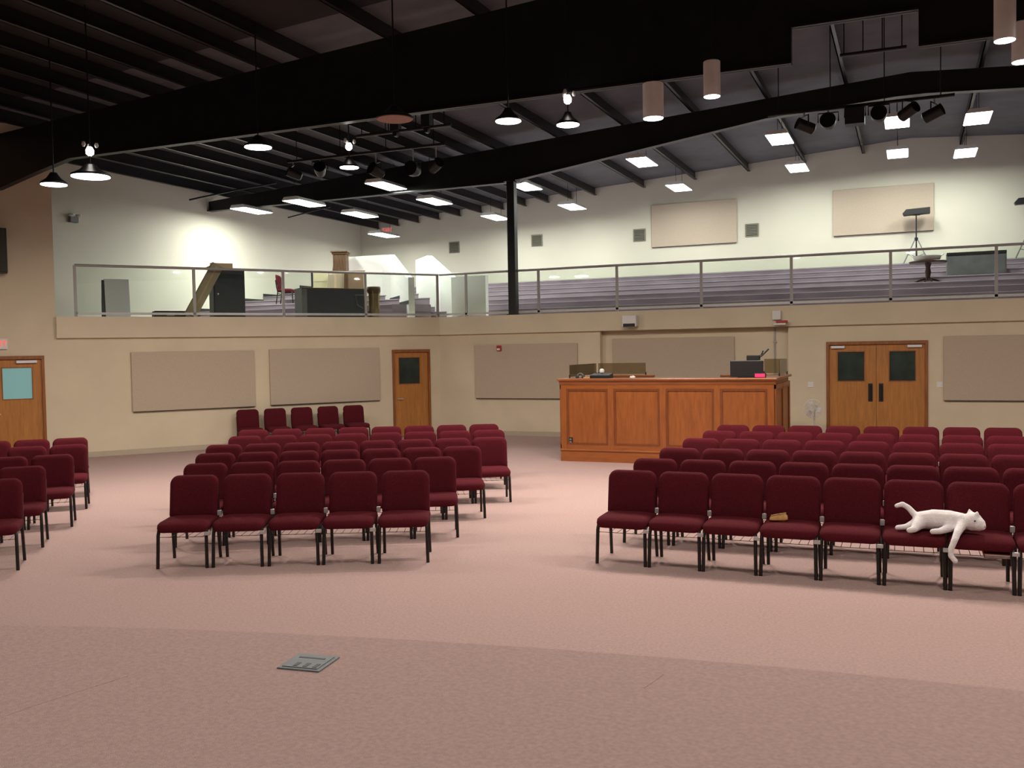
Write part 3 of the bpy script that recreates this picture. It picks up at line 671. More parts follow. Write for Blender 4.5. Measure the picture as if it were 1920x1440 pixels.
for i in range(n + 1):
    x = min(max(i * pitch, sw / 2), BW - sw / 2); MB().box(x - sw / 2, x + sw / 2, -0.002, 0.03, z0, z1).build('stile', 'booth_oak', bt)
def moulded(x0, x1, za, zb, f):
    w = MB()
    for a, b, c, d in ((x0, x1, zb - 0.04, zb), (x0, x1, za, za + 0.04), (x0, x0 + 0.04, za + 0.04, zb - 0.04), (x1 - 0.04, x1, za + 0.04, zb - 0.04)):
        w.box(a, b, 0.003, 0.03, c, d)
    w.v = [f(*v) for v in w.v]; return w
for i in range(n):
    x0, x1 = i * pitch + sw / 2 + (sw / 2 if i == 0 else 0), (i + 1) * pitch - sw / 2 - (sw / 2 if i == n - 1 else 0)
    pn = MB().box(x0, x1, 0.018, 0.03, z0 + 0.08, z1 - 0.07).build('panel', 'booth_oak', bt)
    moulded(x0, x1, z0 + 0.08, z1 - 0.07, lambda x, y, z: (x, y, z)).build('panel_moulding', 'booth_oak_shaded', pn)
for side in (0, 1):
    fx = (lambda y: -0.03 + y) if side == 0 else (lambda y: BW + 0.03 - y)
    def bx(y0, y1, d0, d1, za, zb): return MB().box(min(fx(d0), fx(d1)), max(fx(d0), fx(d1)), y0, y1, za, zb)
    bx(0.03, BD, 0, 0.03, z1 - 0.07, z1).build('top_rail', 'booth_oak_wide', bt); bx(0.03, BD, 0, 0.03, z0, z0 + 0.08).build('bottom_rail', 'booth_oak_wide', bt)
    for k in range(3):
        y = 0.085 + k * (BD - 0.14) / 2; bx(y - 0.055, y + 0.055, -0.002, 0.03, z0, z1).build('stile', 'booth_oak', bt)
    for k in range(2):
        y0 = 0.14 + k * (BD - 0.14) / 2; y1 = y0 + (BD - 0.14) / 2 - 0.11
        pn = bx(y0, y1, 0.018, 0.03, z0 + 0.08, z1 - 0.07).build('panel', 'booth_oak', bt)
        moulded(y0, y1, z0 + 0.08, z1 - 0.07, lambda x, y, z: (fx(y), x, z)).build('panel_moulding', 'booth_oak_shaded', pn)
p = on_plane(1070, 826, (0, 1, 0), BY0 + 0.018)
ol = MB().box(-0.045, 0.045, -0.006, 0, -0.06, 0.06).build('outlet_plate', 'black_plastic', bt, loc=(p.x - BX0, 0.018, p.z))
for dz in (-0.025, 0.025): MB().box(-0.02, 0.02, -0.01, -0.005, dz - 0.015, dz + 0.015).build('socket', 'slate_side', ol)
# smoked screens
def screen(label, loc, pts, h=0.24):
    t = thing('smoked_screen', label, 'screen', loc, 0, 'smoked acrylic screens on the booth')
    for i, ((x0, y0), (x1, y1)) in enumerate(zip(pts, pts[1:])):
        a = Vector((x0, y0, 0)); b = Vector((x1, y1, 0)); q = (b - a).normalized(); q = Vector((-q.y, q.x, 0)) * 0.005
        c = [a + q, b + q, b - q, a - q]; MB().slab([(v.x, v.y) for v in c], 0.02, h).build('acrylic_sheet', 'smoked', t)
    for x, y in pts: MB().box(x - 0.012, x + 0.012, y - 0.012, y + 0.012, 0, 0.06).build('clip', 'black_plastic', t)
screen('smoked acrylic screen at the booth end beside the aisle', (BX0, BY0, BH), [(0.06, 0.35), (0.06, BD - 0.06), (1.2, BD - 0.06)][:2], 0.25)
MB().box(0.08, 1.3, BD - 0.1, BD + 0.03, BH - 0.045, BH).build('counter_top', 'booth_oak_wide', bt, bevel=0.012)
MB().box(BW - 1.3, BW - 0.08, BD - 0.1, BD + 0.03, BH - 0.045, BH).build('counter_top', 'booth_oak_wide', bt, bevel=0.012)
screen('smoked acrylic screen along the booth back behind the low console', (BX0, BY0, BH), [(0.10, BD - 0.04), (0.10 + 1.02, BD - 0.04)], 0.25)
screen('smoked acrylic screen beside the monitor at the door end', (BX0, BY0, BH), [(BW - 0.02, 0.9), (BW - 0.02, BD - 0.04), (BW - 0.45, BD - 0.04)], 0.3)
# gear on the counter
def booth_x(x): return on_plane(x, 705, (0, 1, 0), BY0 + 0.2).x
x0, x1 = booth_x(1369), booth_x(1431)
t = thing('monitor', 'black computer monitor back on the booth counter', 'monitor', ((x0 + x1) / 2, BY0 + 0.24, BH)); hw = (x1 - x0) / 2
MB().box(-hw, hw, -0.04, 0.02, 0.01, 0.30).build('screen_back', 'black_plastic', t, bevel=0.012)
MB().box(-hw, hw, -0.042, -0.03, 0.292, 0.303).build('bezel', 'slate_side', t)
MB().box(-0.12, 0.12, 0.02, 0.18, 0.04, 0.26).build('rear_case', 'black_plastic', t, bevel=0.02); MB().box(-0.15, 0.15, -0.08, 0.15, 0, 0.015).build('foot', 'black_plastic', t)
xg = booth_x(1412)
t = thing('radio_receiver', 'small black receiver with aerial on top of the monitor', 'receiver', (xg, BY0 + 0.30, BH + 0.303))
MB().box(-0.12, 0.1, -0.06, 0.1, 0, 0.09).build('case', 'black_plastic', t, bevel=0.008)
MB().tube([(0.08, 0, 0.05), (0.14, 0, 0.08), (0.26, 0, 0.2)], 0.014, 6).build('aerial', 'black_plastic', t)
MB().tube([(0.09, 0.02, 0.04), (0.13, 0.03, 0.1), (0.16, 0.03, 0.17)], 0.012, 6).build('aerial', 'black_plastic', t)
xg = booth_x(1427)
t = thing('led_clock', 'small display with red glowing digits beside the monitor', 'clock', (xg, BY0 + 0.06, BH))
MB().box(-0.10, 0.10, 0, 0.06, 0, 0.08).build('case', 'black_plastic', t, bevel=0.006)
MB().box(-0.085, 0.085, -0.004, 0, 0.012, 0.068).build('display', 'led_red', t)
xg = booth_x(1127)
t = thing('mixing_console', 'low black console box on the booth counter', 'console', (xg, BY0 + 0.22, BH))
MB().prism([(-0.12, 0), (0.14, 0), (0.14, 0.09), (-0.12, 0.055)], -0.19, 0.19, lambda p, q, d: (d, p, q)).build('case', 'black_plastic', t)
for i in range(6): MB().lathe([(0.012, 0), (0.01, 0.02)], 8, (-0.14 + 0.056 * i, 0.05, 0.078)).build('knob', 'slate_side', t)
xg = booth_x(1088)
t = thing('headphones', 'dark grey headphones lying on the booth counter', 'headphones', (xg, BY0 + 0.2, BH))
MB().tube([(-0.06 + 0.0, 0.0, 0.03), (-0.05, 0.0, 0.075), (0, 0.0, 0.095), (0.05, 0.0, 0.075), (0.06, 0.0, 0.03)], 0.012, 8).build('band', 'slate_side', t, smooth=True)
for dx in (-0.06, 0.06): MB().lathe([(0.03, 0), (0.036, 0.02), (0.03, 0.05)], 12, (dx, 0, 0)).build('ear_cup', 'slate', t, smooth=True)
xg = booth_x(1105); tag(MB().box(-0.09, 0.07, -0.06, 0.06, 0, 0.025).build('notebook', 'pouch_tan', None, bevel=0.004, loc=(xg, BY0 + 0.16, BH)), 'brown notebook between headphones and low console', 'notebook')
xg = booth_x(1122)
t = thing('desk_lamp', 'small round pale lamp behind the low console', 'lamp', (xg, BY0 + 0.42, BH))
MB().lathe([(0.05, 0), (0.05, 0.012), (0.012, 0.02), (0.012, 0.09)], 14).build('base', 'brass', t, smooth=True)
MB().lathe([(0.015, 0.085), (0.04, 0.10), (0.05, 0.13), (0.04, 0.16), (0.012, 0.175)], 14).build('globe', 'white_paint', t, smooth=True)
xg = booth_x(1186)
t = thing('computer_mouse', 'white mouse lying on the bare booth counter', 'mouse', (xg, BY0 + 0.2, BH))
MB().lathe([(0.05, 0), (0.055, 0.015), (0.04, 0.035), (0.015, 0.045)], 14).build('shell', 'white_paint', t, smooth=True); MB().box(-0.006, 0.006, -0.045, -0.02, 0.03, 0.05).build('wheel', 'slate_side', t)

# white pedestal fan by the double doors
fx_, fz_ = on_front(1526, 775, -0.9); 
t = thing('pedestal_fan', 'white pedestal fan standing beside the double doors', 'fan', (fx_, FRONT_Y - 0.9, 0), math.radians(-8)); fz_ = 0.80
MB().lathe([(0.2, 0), (0.2, 0.02), (0.04, 0.05)], 20).build('base', 'white_paint', t, smooth=True)
MB().tube([(0, 0.03, 0.03), (0, 0.03, fz_ - 0.05)], 0.018, 10).build('pole', 'white_paint', t, smooth=True)
MB().tube([(0, -0.03, fz_), (0, 0.14, fz_)], 0.06, 14).build('motor', 'white_paint', t, smooth=True)
for k in range(24):
    a = 2 * math.pi * k / 24
    MB().tube([(0.04 * math.cos(a), -0.14, fz_ + 0.04 * math.sin(a)), (0.14 * math.cos(a), -0.15, fz_ + 0.14 * math.sin(a)), (0.19 * math.cos(a), -0.08, fz_ + 0.19 * math.sin(a)), (0.10 * math.cos(a), 0.0, fz_ + 0.10 * math.sin(a))], 0.0035, 4).build('guard_wire', 'white_paint', t)
w = MB().tube([(0.19 * math.cos(2 * math.pi * k / 28), -0.08, fz_ + 0.19 * math.sin(2 * math.pi * k / 28)) for k in range(29)], 0.008, 6); w.build('guard_ring', 'white_paint', t, smooth=True)
MB().tube([(0, -0.15, fz_), (0, -0.135, fz_)], 0.05, 14).build('badge_cap', 'white_paint', t)
for k in range(3):
    a = 2 * math.pi * k / 3; w = MB()
    pts = [(0.03, -0.25), (0.09, -0.55), (0.16, -0.45), (0.17, 0.1), (0.10, 0.35), (0.03, 0.2)]
    vs = [(r * math.cos(a + u), -0.075 + 0.03 * u, fz_ + r * math.sin(a + u)) for r, u in pts]
    w.add(vs + [(x, y + 0.004, z) for x, y, z in vs], [(0, 1, 2, 3, 4, 5), (11, 10, 9, 8, 7, 6)] + [(i, (i + 1) % 6, 6 + (i + 1) % 6, 6 + i) for i in range(6)]); w.build('blade', 'white_grey', t)

# ------------------------------------------------------------------ chairs
SEAT = 0.465
def chair_meshes():
    out = []
    w = MB(); ol = rrect(0.522, 0.49, 0.07, 5)
    def fs(x, y, h):
        dip = -0.028 * max(0.0, (-0.10 - y) / 0.145) ** 2; return (x, y, h + dip + 0.01 * (1 - (x / 0.27) ** 2) * (1 if h > SEAT - 0.03 else 0))
    w.pad(ol, [(0.05, SEAT - 0.085), (0.008, SEAT - 0.078), (0.0, SEAT - 0.05), (0.004, SEAT - 0.022), (0.02, SEAT - 0.006), (0.06, SEAT), (0.14, SEAT + 0.002)], fs)
    out.append(('seat', w.mesh('seat', 'burgundy', True)))
    w = MB(); ol = rrect(0.505, 0.45, 0.085, 6, 0.045)
    def fb(x, z, h):
        zz = z + 0.655; lean = 0.205 + (zz - 0.42) * 0.16; curve = 0.03 * (x / 0.25) ** 2
        return (x, lean + h - curve, zz)
    w.pad(ol, [(0.16, -0.052), (0.06, -0.048), (0.02, -0.038), (0.003, -0.018), (0.0, 0.0), (0.012, 0.018), (0.05, 0.024)], fb)
    out.append(('backrest', w.mesh('backrest', 'burgundy', True)))
    for s in (-1, 1):
        out.append(('front_leg', MB().tube([(s * 0.235, -0.16, SEAT - 0.07), (s * 0.238, -0.195, SEAT - 0.085), (s * 0.24, -0.215, SEAT - 0.13), (s * 0.246, -0.235, 0.0)], 0.0175, 8).mesh('front_leg', 'frame_bronze', True)))
        out.append(('back_leg', MB().tube([(s * 0.235, 0.262, 0.72), (s * 0.235, 0.235, 0.5), (s * 0.235, 0.205, SEAT - 0.07), (s * 0.242, 0.262, 0.0)], 0.0165, 8).mesh('back_leg', 'frame_bronze', True)))
        out.append(('side_rail', MB().tube([(s * 0.232, -0.17, SEAT - 0.092), (s * 0.232, 0.2, SEAT - 0.092)], 0.012, 6).mesh('side_rail', 'frame_bronze', True)))
    out.append(('rear_stretcher', MB().tube([(-0.235, 0.215, 0.335), (0.235, 0.215, 0.335)], 0.011, 6).mesh('rear_stretcher', 'frame_bronze', True)))
    w = MB()
    w.tube([(-0.24, -0.217, 0.315), (0.24, -0.217, 0.315)], 0.003, 5)
    for i in range(5):
        x = -0.16 + 0.08 * i; w.tube([(x, -0.215, 0.315), (x, -0.1, 0.29), (x, 0.2, 0.29), (x, 0.213, 0.335)], 0.003, 4)
    out.append(('book_rack', w.mesh('book_rack', 'frame_bronze')))
    out.append(('ganging_clip', MB().box(0.247, 0.289, 0.16, 0.19, SEAT - 0.005, SEAT + 0.05).mesh('ganging_clip', 'clip_metal', bevel=0.004)))
    out.append(('ganging_clip', MB().box(0.228, 0.285, -0.243, -0.214, SEAT - 0.135, SEAT - 0.1).mesh('ganging_clip', 'clip_metal', bevel=0.004)))
    return out
CH = chair_meshes(); BACKTOP_Y = 0.205 + 0.46 * 0.16
proto = None
def chair(p, rz, label, group, end=False):
    """p: ground point under the middle of the backrest's top edge"""
    global proto
    loc = Vector((p[0], p[1], p[2] if len(p) > 2 else 0.0)) - Matrix.Rotation(rz, 3, 'Z') @ Vector((0, BACKTOP_Y, 0))
    if proto is None:
        proto = thing('church_chair', label, 'chair', loc, rz, group)
        for n_, me in CH: place(n_, me, proto)
        return proto
    r = dup(proto, loc, rz, label, group)
    if end:
        for ch in list(r.children):
            if ch.name.startswith('ganging_clip'): bpy.data.objects.remove(ch)
    return r
TOP = 0.875
def row(px0, py0, px1, py1, n, fmt, group, reverse=False, last=False):
    a = on_z(px0, py0, TOP); b = on_z(px1, py1, TOP); rz = math.atan2(b.y - a.y, b.x - a.x) ; out = []
    for i in range(n):
        p = a.lerp(b, i / (n - 1)); k = n - 1 - i if reverse else i
        out.append(chair((p.x, p.y, 0), rz + random.uniform(-0.012, 0.012), fmt.format(ORD[k]), group, end=last and i == n - 1))
    return out
RN = ['front', 'second', 'third', 'fourth', 'fifth', 'back']
mid_rows = [(367, 891, 761, 882.5, 5), (387, 869, 815, 857, 6), (405, 850, 866, 837, 7), (421, 834, 917, 820, 8), (460, 818, 916, 806.5, 8), (476, 806, 907, 795.5, 8)]
for k, (a_, b_, c_, d_, n_) in enumerate(mid_rows):
    row(a_, b_, c_, d_, n_, 'burgundy chair {} from the booth side in the ' + RN[k] + ' row of the centre block', 'chairs of the centre block', True, True)
rt_rows = [(1188, 882, 1833, 905, 7, 1), (1230, 860, 1820, 876, 7, 1), (1275, 840, 1806, 851.5, 7, 1), (1315, 822, 1802, 831.5, 7, 1), (1350, 808, 1804, 816.5, 7, 1), (1375, 797, 1802, 801.5, 7, 2)]
RR = []
for k, (a_, b_, c_, d_, n_, ex) in enumerate(rt_rows):
    fmt = 'burgundy chair {} from the aisle in ' + RN[k] + ' row of the block before double doors'
    r_ = row(a_, b_, c_, d_, n_, fmt, 'chairs of the block before the double doors'); RR.append(r_)
    pa = on_z(a_, b_, TOP); pb = on_z(c_, d_, TOP); st_ = (pb - pa) / (n_ - 1); rz = math.atan2(st_.y, st_.x)
    for e in range(ex):
        p = pb + st_ * (e + 1)
        if k == 5 and e == 1: continue
        r_.append(chair((p.x, p.y, 0), rz, fmt.format(ORD[n_ + e]), 'chairs of the block before the double doors'))
ang = YAW + math.radians(20)
dirv = Vector((math.cos(ang), math.sin(ang), 0))
for k, (x_, y_, n_) in enumerate(((-7, 899, 1), (42, 875, 1), (99, 853, 2), (129, 834, 2), (132, 821.5, 3))):
    p = on_z(x_, y_, TOP)
    for i in range(n_):
        q = p - dirv * 0.54 * i
        chair((q.x, q.y, 0), ang, 'burgundy chair %s from the aisle in %s row beside the bright-windowed door' % (ORD[i], ['front', 'second', 'third', 'fourth', 'back'][k]), 'chairs of the block by the bright-windowed door', end=(i == 0))
a_ = on_z(463, 768, TOP); b_ = on_z(661, 760, TOP)
for i in range(5):
    p = a_.lerp(b_, i / 4); p = Vector((p.x, p.y, 0)); gap = -(p - A).dot(ND)
    if gap > -0.06: p += ND * (0.06 + gap)
    chair((p.x, p.y, 0), RZD + random.uniform(-0.03, 0.03), 'burgundy chair against the wall under the panels, %s from the single door' % ORD[4 - i], 'five chairs against the diagonal wall', end=True)

# things on the front row seats
c5, c6 = RR[0][5], RR[0][6]
mid_ = (c5.location + c6.location) / 2; rzc = c5.rotation_euler.z
ctr = Vector((mid_.x, mid_.y, 0))
cat = thing('cat', 'white cat sprawled across two front row seats, foreleg dangling over the edge', 'cat', ctr + Vector((0, 0, SEAT + 0.012)), rzc)
V = [(-.20,-.03,.088,.078),(-.10,-.04,.10,.09),(.02,-.04,.098,.09),(.11,-.05,.092,.08),(.155,-.06,.10,.066),(.205,-.08,.105,.082),(.245,-.11,.09,.06),(.272,-.135,.075,.034),
     (-.26,.0,.13,.03),(-.31,.02,.185,.026),(-.36,.02,.215,.024),(-.41,.0,.20,.02),
     (-.26,-.06,.055,.045),(-.33,-.10,.032,.027),(-.40,-.12,.024,.024),
     (-.24,-.12,.055,.05),(-.265,-.185,.03,.03),(-.305,-.205,.022,.026),
     (.10,-.15,.06,.042),(.075,-.225,.025,.032),(.05,-.285,-.03,.028),(.022,-.305,-.10,.025),(.02,-.312,-.16,.023),(.055,-.322,-.20,.024),
     (.02,-.13,.05,.04),(-.06,-.19,.026,.027),(-.12,-.205,.022,.024),
     (.185,-.05,.175,.024),(.178,-.045,.205,.008),(.232,-.11,.17,.024),(.238,-.112,.2,.008)]
E = [(0,1),(1,2),(2,3),(3,4),(4,5),(5,6),(6,7),(0,8),(8,9),(9,10),(10,11),(0,12),(12,13),(13,14),(0,15),(15,16),(16,17),(3,18),(18,19),(19,20),(20,21),(21,22),(22,23),(2,24),(24,25),(25,26),(5,27),(27,28),(5,29),(29,30)]
def ball(r, c, n=10): return MB().lathe([(0.001, -r), (r * .7, -r * .7), (r, 0), (r * .7, r * .7), (0.001, r)], n, c)
w = MB()
for x, y, z, r in V: w.lathe([(r * math.sin(q * math.pi / 8) + 1e-4, -r * math.cos(q * math.pi / 8)) for q in range(9)], 14, (x, y, z))
for a, b in E: w.tube([V[a][:3], V[b][:3]], V[a][3], 14, V[b][3])
cb = w.build('body', 'fur_white', cat, smooth=True)
rm = cb.modifiers.new('weld', 'REMESH'); rm.mode = 'VOXEL'; rm.voxel_size = 0.008; rm.use_smooth_shade = True
sm_ = cb.modifiers.new('smooth', 'SMOOTH'); sm_.factor = 0.5; sm_.iterations = 8
bpy.context.view_layer.update()
me = bpy.data.meshes.new_from_object(cb.evaluated_get(bpy.context.evaluated_depsgraph_get())); cb.modifiers.clear(); cb.data = me
ball(0.009, (.292, -.155, .08)).build('nose', 'pink_skin', cat, smooth=True)
for e in ((.215, -.165, .125), (.268, -.115, .128)): ball(0.008, e).build('eye', 'black_plastic', cat, smooth=True)
# tan pouch on the fourth seat, orange book in the rack of the seventh
c3 = RR[0][3]
px_ = on_z(1460, 975, SEAT + 0.02)
t = thing('tan_pouch', 'small tan rounded pouch lying on a front row seat', 'pouch', (px_.x, px_.y, SEAT + 0.008), c3.rotation_euler.z + 0.1)
MB().pad(rrect(0.17, 0.10, 0.045, 5), [(0.02, 0.0), (0.0, 0.02), (0.004, 0.045), (0.02, 0.062), (0.04, 0.066)], lambda x, y, h: (x, y, h * (1 + 0.5 * x / 0.17))).build('bag', 'pouch_tan', t, smooth=True)
MB().tube([(-0.07, -0.02, 0.055), (0, -0.025, 0.072), (0.07, -0.02, 0.086)], 0.005, 6).build('zip', 'brass', t)
q = c6.matrix_basis @ Vector((0.12, -0.06, 0.296))
tb = thing('orange_book', 'orange covered book in the rack under the seat beside the cat', 'book', q, c6.rotation_euler.z)
MB().box(-0.1, 0.1, -0.14, 0.14, 0.0, 0.004).box(-0.1, 0.1, -0.14, 0.14, 0.032, 0.036).box(-0.1, -0.096, -0.14, 0.14, 0.004, 0.032).build('cover', 'book_orange', tb)
MB().box(-0.096, 0.096, -0.136, 0.136, 0.004, 0.032).build('page_block', 'white_paint', tb)

# ------------------------------------------------------------------ floor pocket on the stage
c = [on_z(x, y, STAGE_Z) for x, y in ((518, 1253), (562, 1228), (640, 1233), (595, 1262))]
ctr = sum(c, Vector()) / 4; e1 = ((c[3] - c[0]) + (c[2] - c[1])) / 2; e2 = ((c[1] - c[0]) + (c[2] - c[3])) / 2
rz = math.atan2(e1.y, e1.x); W, L = e1.length, e2.length
t = thing('floor_box', 'flat grey metal floor outlet box set into the stage carpet', 'floor outlet', (ctr.x, ctr.y, STAGE_Z), rz)
MB().box(-W/2, W/2, -L/2, L/2, 0.0, 0.008).build('rim', 'floor_plate', t, bevel=0.003)
MB().box(-W/2 + 0.02, W/2 - 0.02, -L/2 + 0.02, L/2 - 0.02, 0.008, 0.012).build('lid', 'floor_plate', t)
MB().box(-W/2 + 0.04, W/2 - 0.05, L/2 - 0.075, L/2 - 0.06, 0.012, 0.0135).build('hinge_slot', 'black_plastic', t)
for i in range(3):
    x = -W/2 + 0.085 + i * 0.055
    MB().box(x - 0.011, x + 0.011, -L/2 + 0.03, -L/2 + 0.085, 0.012, 0.0135).build('cable_notch', 'black_plastic', t)

# ------------------------------------------------------------------ things left on the balcony, diagonal side
def dobj(x, y, behind): s, z = on_diag(x, y, behind); return s, z
def dthing(name, label, cat, x, behind, z=DECK):
    s, _ = on_diag(x, 560, behind); return thing(name, label, cat, dpt(s, -behind, z), RZD)
def pw(x0, x1, behind): return on_diag(x1, 560, behind)[0] - on_diag(x0, 560, behind)[0]
b = 0.75; w_ = pw(197, 243, b); h_ = on_diag(220, 523, b)[1] - DECK
t = dthing('white_board', 'white board leaning upright behind the glass at the railing end', 'board', 220, b)
MB().prism([(-0.1, 0), (-0.04, 0), (0.12, h_), (0.06, h_)], -w_ / 2, w_ / 2, lambda p, q, d: (d, p, q)).build('sheet', 'white_grey', t)
MB().prism([(-0.06, 0), (0.30, 0), (0.14, h_ * .97), (0.06, h_ * .97)], -w_ / 2 - 0.05, -w_ / 2 - 0.004, lambda p, q, d: (d, p, q)).build('dark_side_frame', 'slate', t)
MB().box(-w_ / 2 - 0.05, w_ / 2 - 0.1, 0.2, 0.25, 0, h_ * 0.5).build('rear_stay', 'slate', t)
b = 1.0; w_ = pw(287, 346, b)
t = dthing('flat_case', 'low flat black case on the balcony floor beside the leaning carton', 'case', 316, b)
MB().box(-w_ / 2, w_ / 2, -0.2, 0.2, 0, 0.17).build('body', 'black_plastic', t, bevel=0.02); MB().box(-0.08, 0.08, -0.215, -0.2, 0.06, 0.1).build('handle', 'alu', t)
b = 0.85; w_ = pw(401, 460, b); h_ = on_diag(430, 503, b)[1] - DECK
t = dthing('dark_cabinet', 'tall dark slate cabinet behind the leaning carton', 'cabinet', 430.5, b)
MB().box(-w_ / 2, w_ / 2, 0, 0.5, 0.03, h_).build('body', 'slate', t, bevel=0.01)
dr = MB().box(-w_ / 2 + 0.02, w_ / 2 - 0.02, -0.02, 0, 0.06, h_ - 0.03).build('door', 'slate', t, bevel=0.005)
ball(0.025, (-w_ / 2 + 0.09, -0.04, h_ * 0.48), 12).build('knob', 'alu_bright', dr, smooth=True)
MB().box(-w_ / 2 + 0.02, w_ / 2 - 0.02, 0.02, 0.48, 0, 0.03).build('plinth', 'black_plastic', t)
ht = h_; sA, zA = on_diag(394, 497, b - 0.1); sB, zB = on_diag(437, 497, b - 0.1)
tb = thing('tan_board', 'flat tan board lying on top of the dark cabinet', 'board', dpt((sA + sB) / 2, -b, DECK + ht), RZD)
MB().box(-(sB - sA) / 2, (sB - sA) / 2, -0.06, 0.45, 0, 0.045).build('sheet', 'tan_board', tb); MB().box(-(sB - sA) / 2, (sB - sA) / 2, -0.062, -0.06, 0.045, 0.11).build('upturned_flap', 'tan_board', tb)
s0, _ = on_diag(357, 588, 0.5); s1, z1_ = on_diag(408, 497, 0.5)
t = thing('long_carton', 'long flat cardboard carton leaning against the dark cabinet', 'carton', dpt(s0, -0.5, DECK), RZD)
dx = s1 - s0; dz = z1_ - DECK; ll = math.hypot(dx, dz); ux, uz = dx / ll, dz / ll; hw = 0.13
off = hw * ux
MB().prism([(-hw * uz, off + hw * ux), (hw * uz, off - hw * ux), (hw * uz + dx, off - hw * ux + dz - 0.06), (-hw * uz + dx, off + hw * ux + dz - 0.06)], -0.08, 0.08, lambda p, q, d: (p, d, q)).build('box', 'cardboard', t)
MB().prism([(-0.02 * uz + dx * 0.05, off + dz * 0.05), (0.02 * uz + dx * 0.05, off + dz * 0.05), (0.02 * uz + dx * 0.95, off + dz * 0.92), (-0.02 * uz + dx * 0.95, off + dz * 0.92)], -0.083, -0.08, lambda p, q, d: (p, d, q)).build('tape', 'tan_board', t)
# desk
b = 0.5; w_ = pw(571, 684, b); h_ = 0.0
b = 0.62; t = dthing('dark_desk', 'wide dark slate desk with pale end behind the balcony glass', 'desk', 628, b)
w_ = pw(560, 683, b); h_ = on_diag(625, 540, b)[1] - DECK
MB().box(-w_ / 2, w_ / 2, 0, 0.6, h_ - 0.03, h_).build('top', 'brown_wood', t, bevel=0.005)
MB().box(-w_ / 2 + 0.13, w_ / 2, 0.0, 0.02, 0.01, h_ - 0.03).build('modesty_panel', 'slate', t)
MB().box(-w_ / 2, -w_ / 2 + 0.13, -0.015, 0.58, 0, h_ - 0.03).build('end_panel', 'slate_side', t); MB().box(w_ / 2 - 0.03, w_ / 2, 0.02, 0.58, 0, h_ - 0.03).build('end_panel', 'slate', t)
MB().box(w_ / 2 - 0.32, w_ / 2 - 0.06, -0.008, 0, h_ - 0.18, h_ - 0.15).build('name_strip', 'slate_side', t)
MB().tube([(w_ / 2 - 0.3, -0.006, h_ - 0.2), (w_ / 2 - 0.26, -0.006, h_ - 0.42), (w_ / 2 - 0.12, -0.006, h_ - 0.5)], 0.006, 5).build('cable', 'slate_side', t)
# turned wooden stand
b = 0.75; t = dthing('wooden_drum', 'brown wooden barrel drum beside the dark desk', 'drum', 701, b)
r_ = pw(689, 713, b) / 2; h_ = on_diag(701, 538, b)[1] - DECK
MB().lathe([(r_ * .68, 0), (r_ * .74, h_ * .1), (r_ * .74, h_ * .6), (r_ * .8, h_ * .78)], 24).build('shell', 'drum_wood', t, smooth=True)
MB().lathe([(r_ * .8, h_ * .78), (r_, h_ * .84), (r_, h_ * .97), (r_ * .95, h_)], 24).build('rim', 'brown_wood', t, smooth=True)
for k in range(6):
    a = math.pi * 2 * k / 6; MB().tube([(r_ * .79 * math.cos(a), r_ * .79 * math.sin(a), h_ * .3), (r_ * .98 * math.cos(a), r_ * .98 * math.sin(a), h_ * .86)], 0.008, 5).build('tension_rod', 'brass', t)
# chair standing sideways on a tier, seen through the glass
p = on_plane(519, 512, (0, 1, 0), 22.5)
chair((p.x, p.y, tier_z(left_tier(22.5))), math.radians(113), 'burgundy chair standing sideways on the balcony tier behind the desk', 'chair left on the balcony', end=True)
# pulpit and cartons behind the desk, on the tiers
RZP = math.radians(20)
def ythings(name, label, cat, x, y): p = on_plane(x, 540, (0, 1, 0), y); return thing(name, label, cat, (p.x, y, tier_z(left_tier(y))), RZP)
def yw(x0, x1, y): return (on_plane(x1, 540, (0, 1, 0), y) - on_plane(x0, 540, (0, 1, 0), y)).length * 0.93
def yh(x, py, y): return on_plane(x, py, (0, 1, 0), y).z - tier_z(left_tier(y))
b = 22.5; t = ythings('pulpit', 'brown wooden pulpit with flared cap standing behind the desk', 'pulpit', 640, b)
h_ = yh(640, 471, b); hw1, hw0 = yw(629, 651, b) / 2, yw(616, 656, b) / 2
MB().prism([(-hw0, 0), (hw0, 0), (hw1, h_ * .62), (hw1, h_ - 0.1), (-hw1, h_ - 0.1), (-hw1, h_ * .72)], -0.16, 0.2, lambda p, q, d: (p, d, q)).build('shaft', 'brown_wood', t)
MB().box(-hw1 - 0.03, hw1 + 0.03, -0.19, 0.23, h_ - 0.1, h_ - 0.05).build('neck_moulding', 'brown_wood', t, bevel=0.01)
MB().box(-hw1 - 0.06, hw1 + 0.06, -0.22, 0.26, h_ - 0.05, h_).build('cap', 'brown_wood', t, bevel=0.01)
MB().box(-hw0 - 0.04, hw0 + 0.04, -0.2, 0.24, 0, 0.08).build('foot', 'brown_wood', t, bevel=0.01)
b = 21.5; t = ythings('propped_board', 'broad brown board propped beside the pulpit', 'board', 664, b); w_ = yw(646, 682, b); h_ = yh(664, 507, b)
MB().prism([(-0.02, 0), (0.03, 0), (0.13, h_), (0.08, h_)], -w_ / 2, w_ / 2, lambda p, q, d: (d, p, q)).build('sheet', 'brown_board', t)
MB().prism([(-0.03, 0), (-0.02, 0), (0.08, h_), (0.07, h_)], -w_ / 2, -w_ / 2 + 0.1, lambda p, q, d: (d, p, q)).build('batten', 'brown_wood', t)
t = ythings('tan_carton', 'grey-tan carton standing between pulpit and cream carton', 'carton', 629, b - 0.05); w_ = yw(615, 646, b); h_ = yh(629, 512, b)
MB().prism([(-w_ / 2, 0), (w_ / 2, 0), (w_ / 2 - 0.02, h_), (-w_ / 2 + 0.05, h_)], 0, 0.2, lambda p, q, d: (p, d, q)).build('box', 'cardboard', t, bevel=0.006)
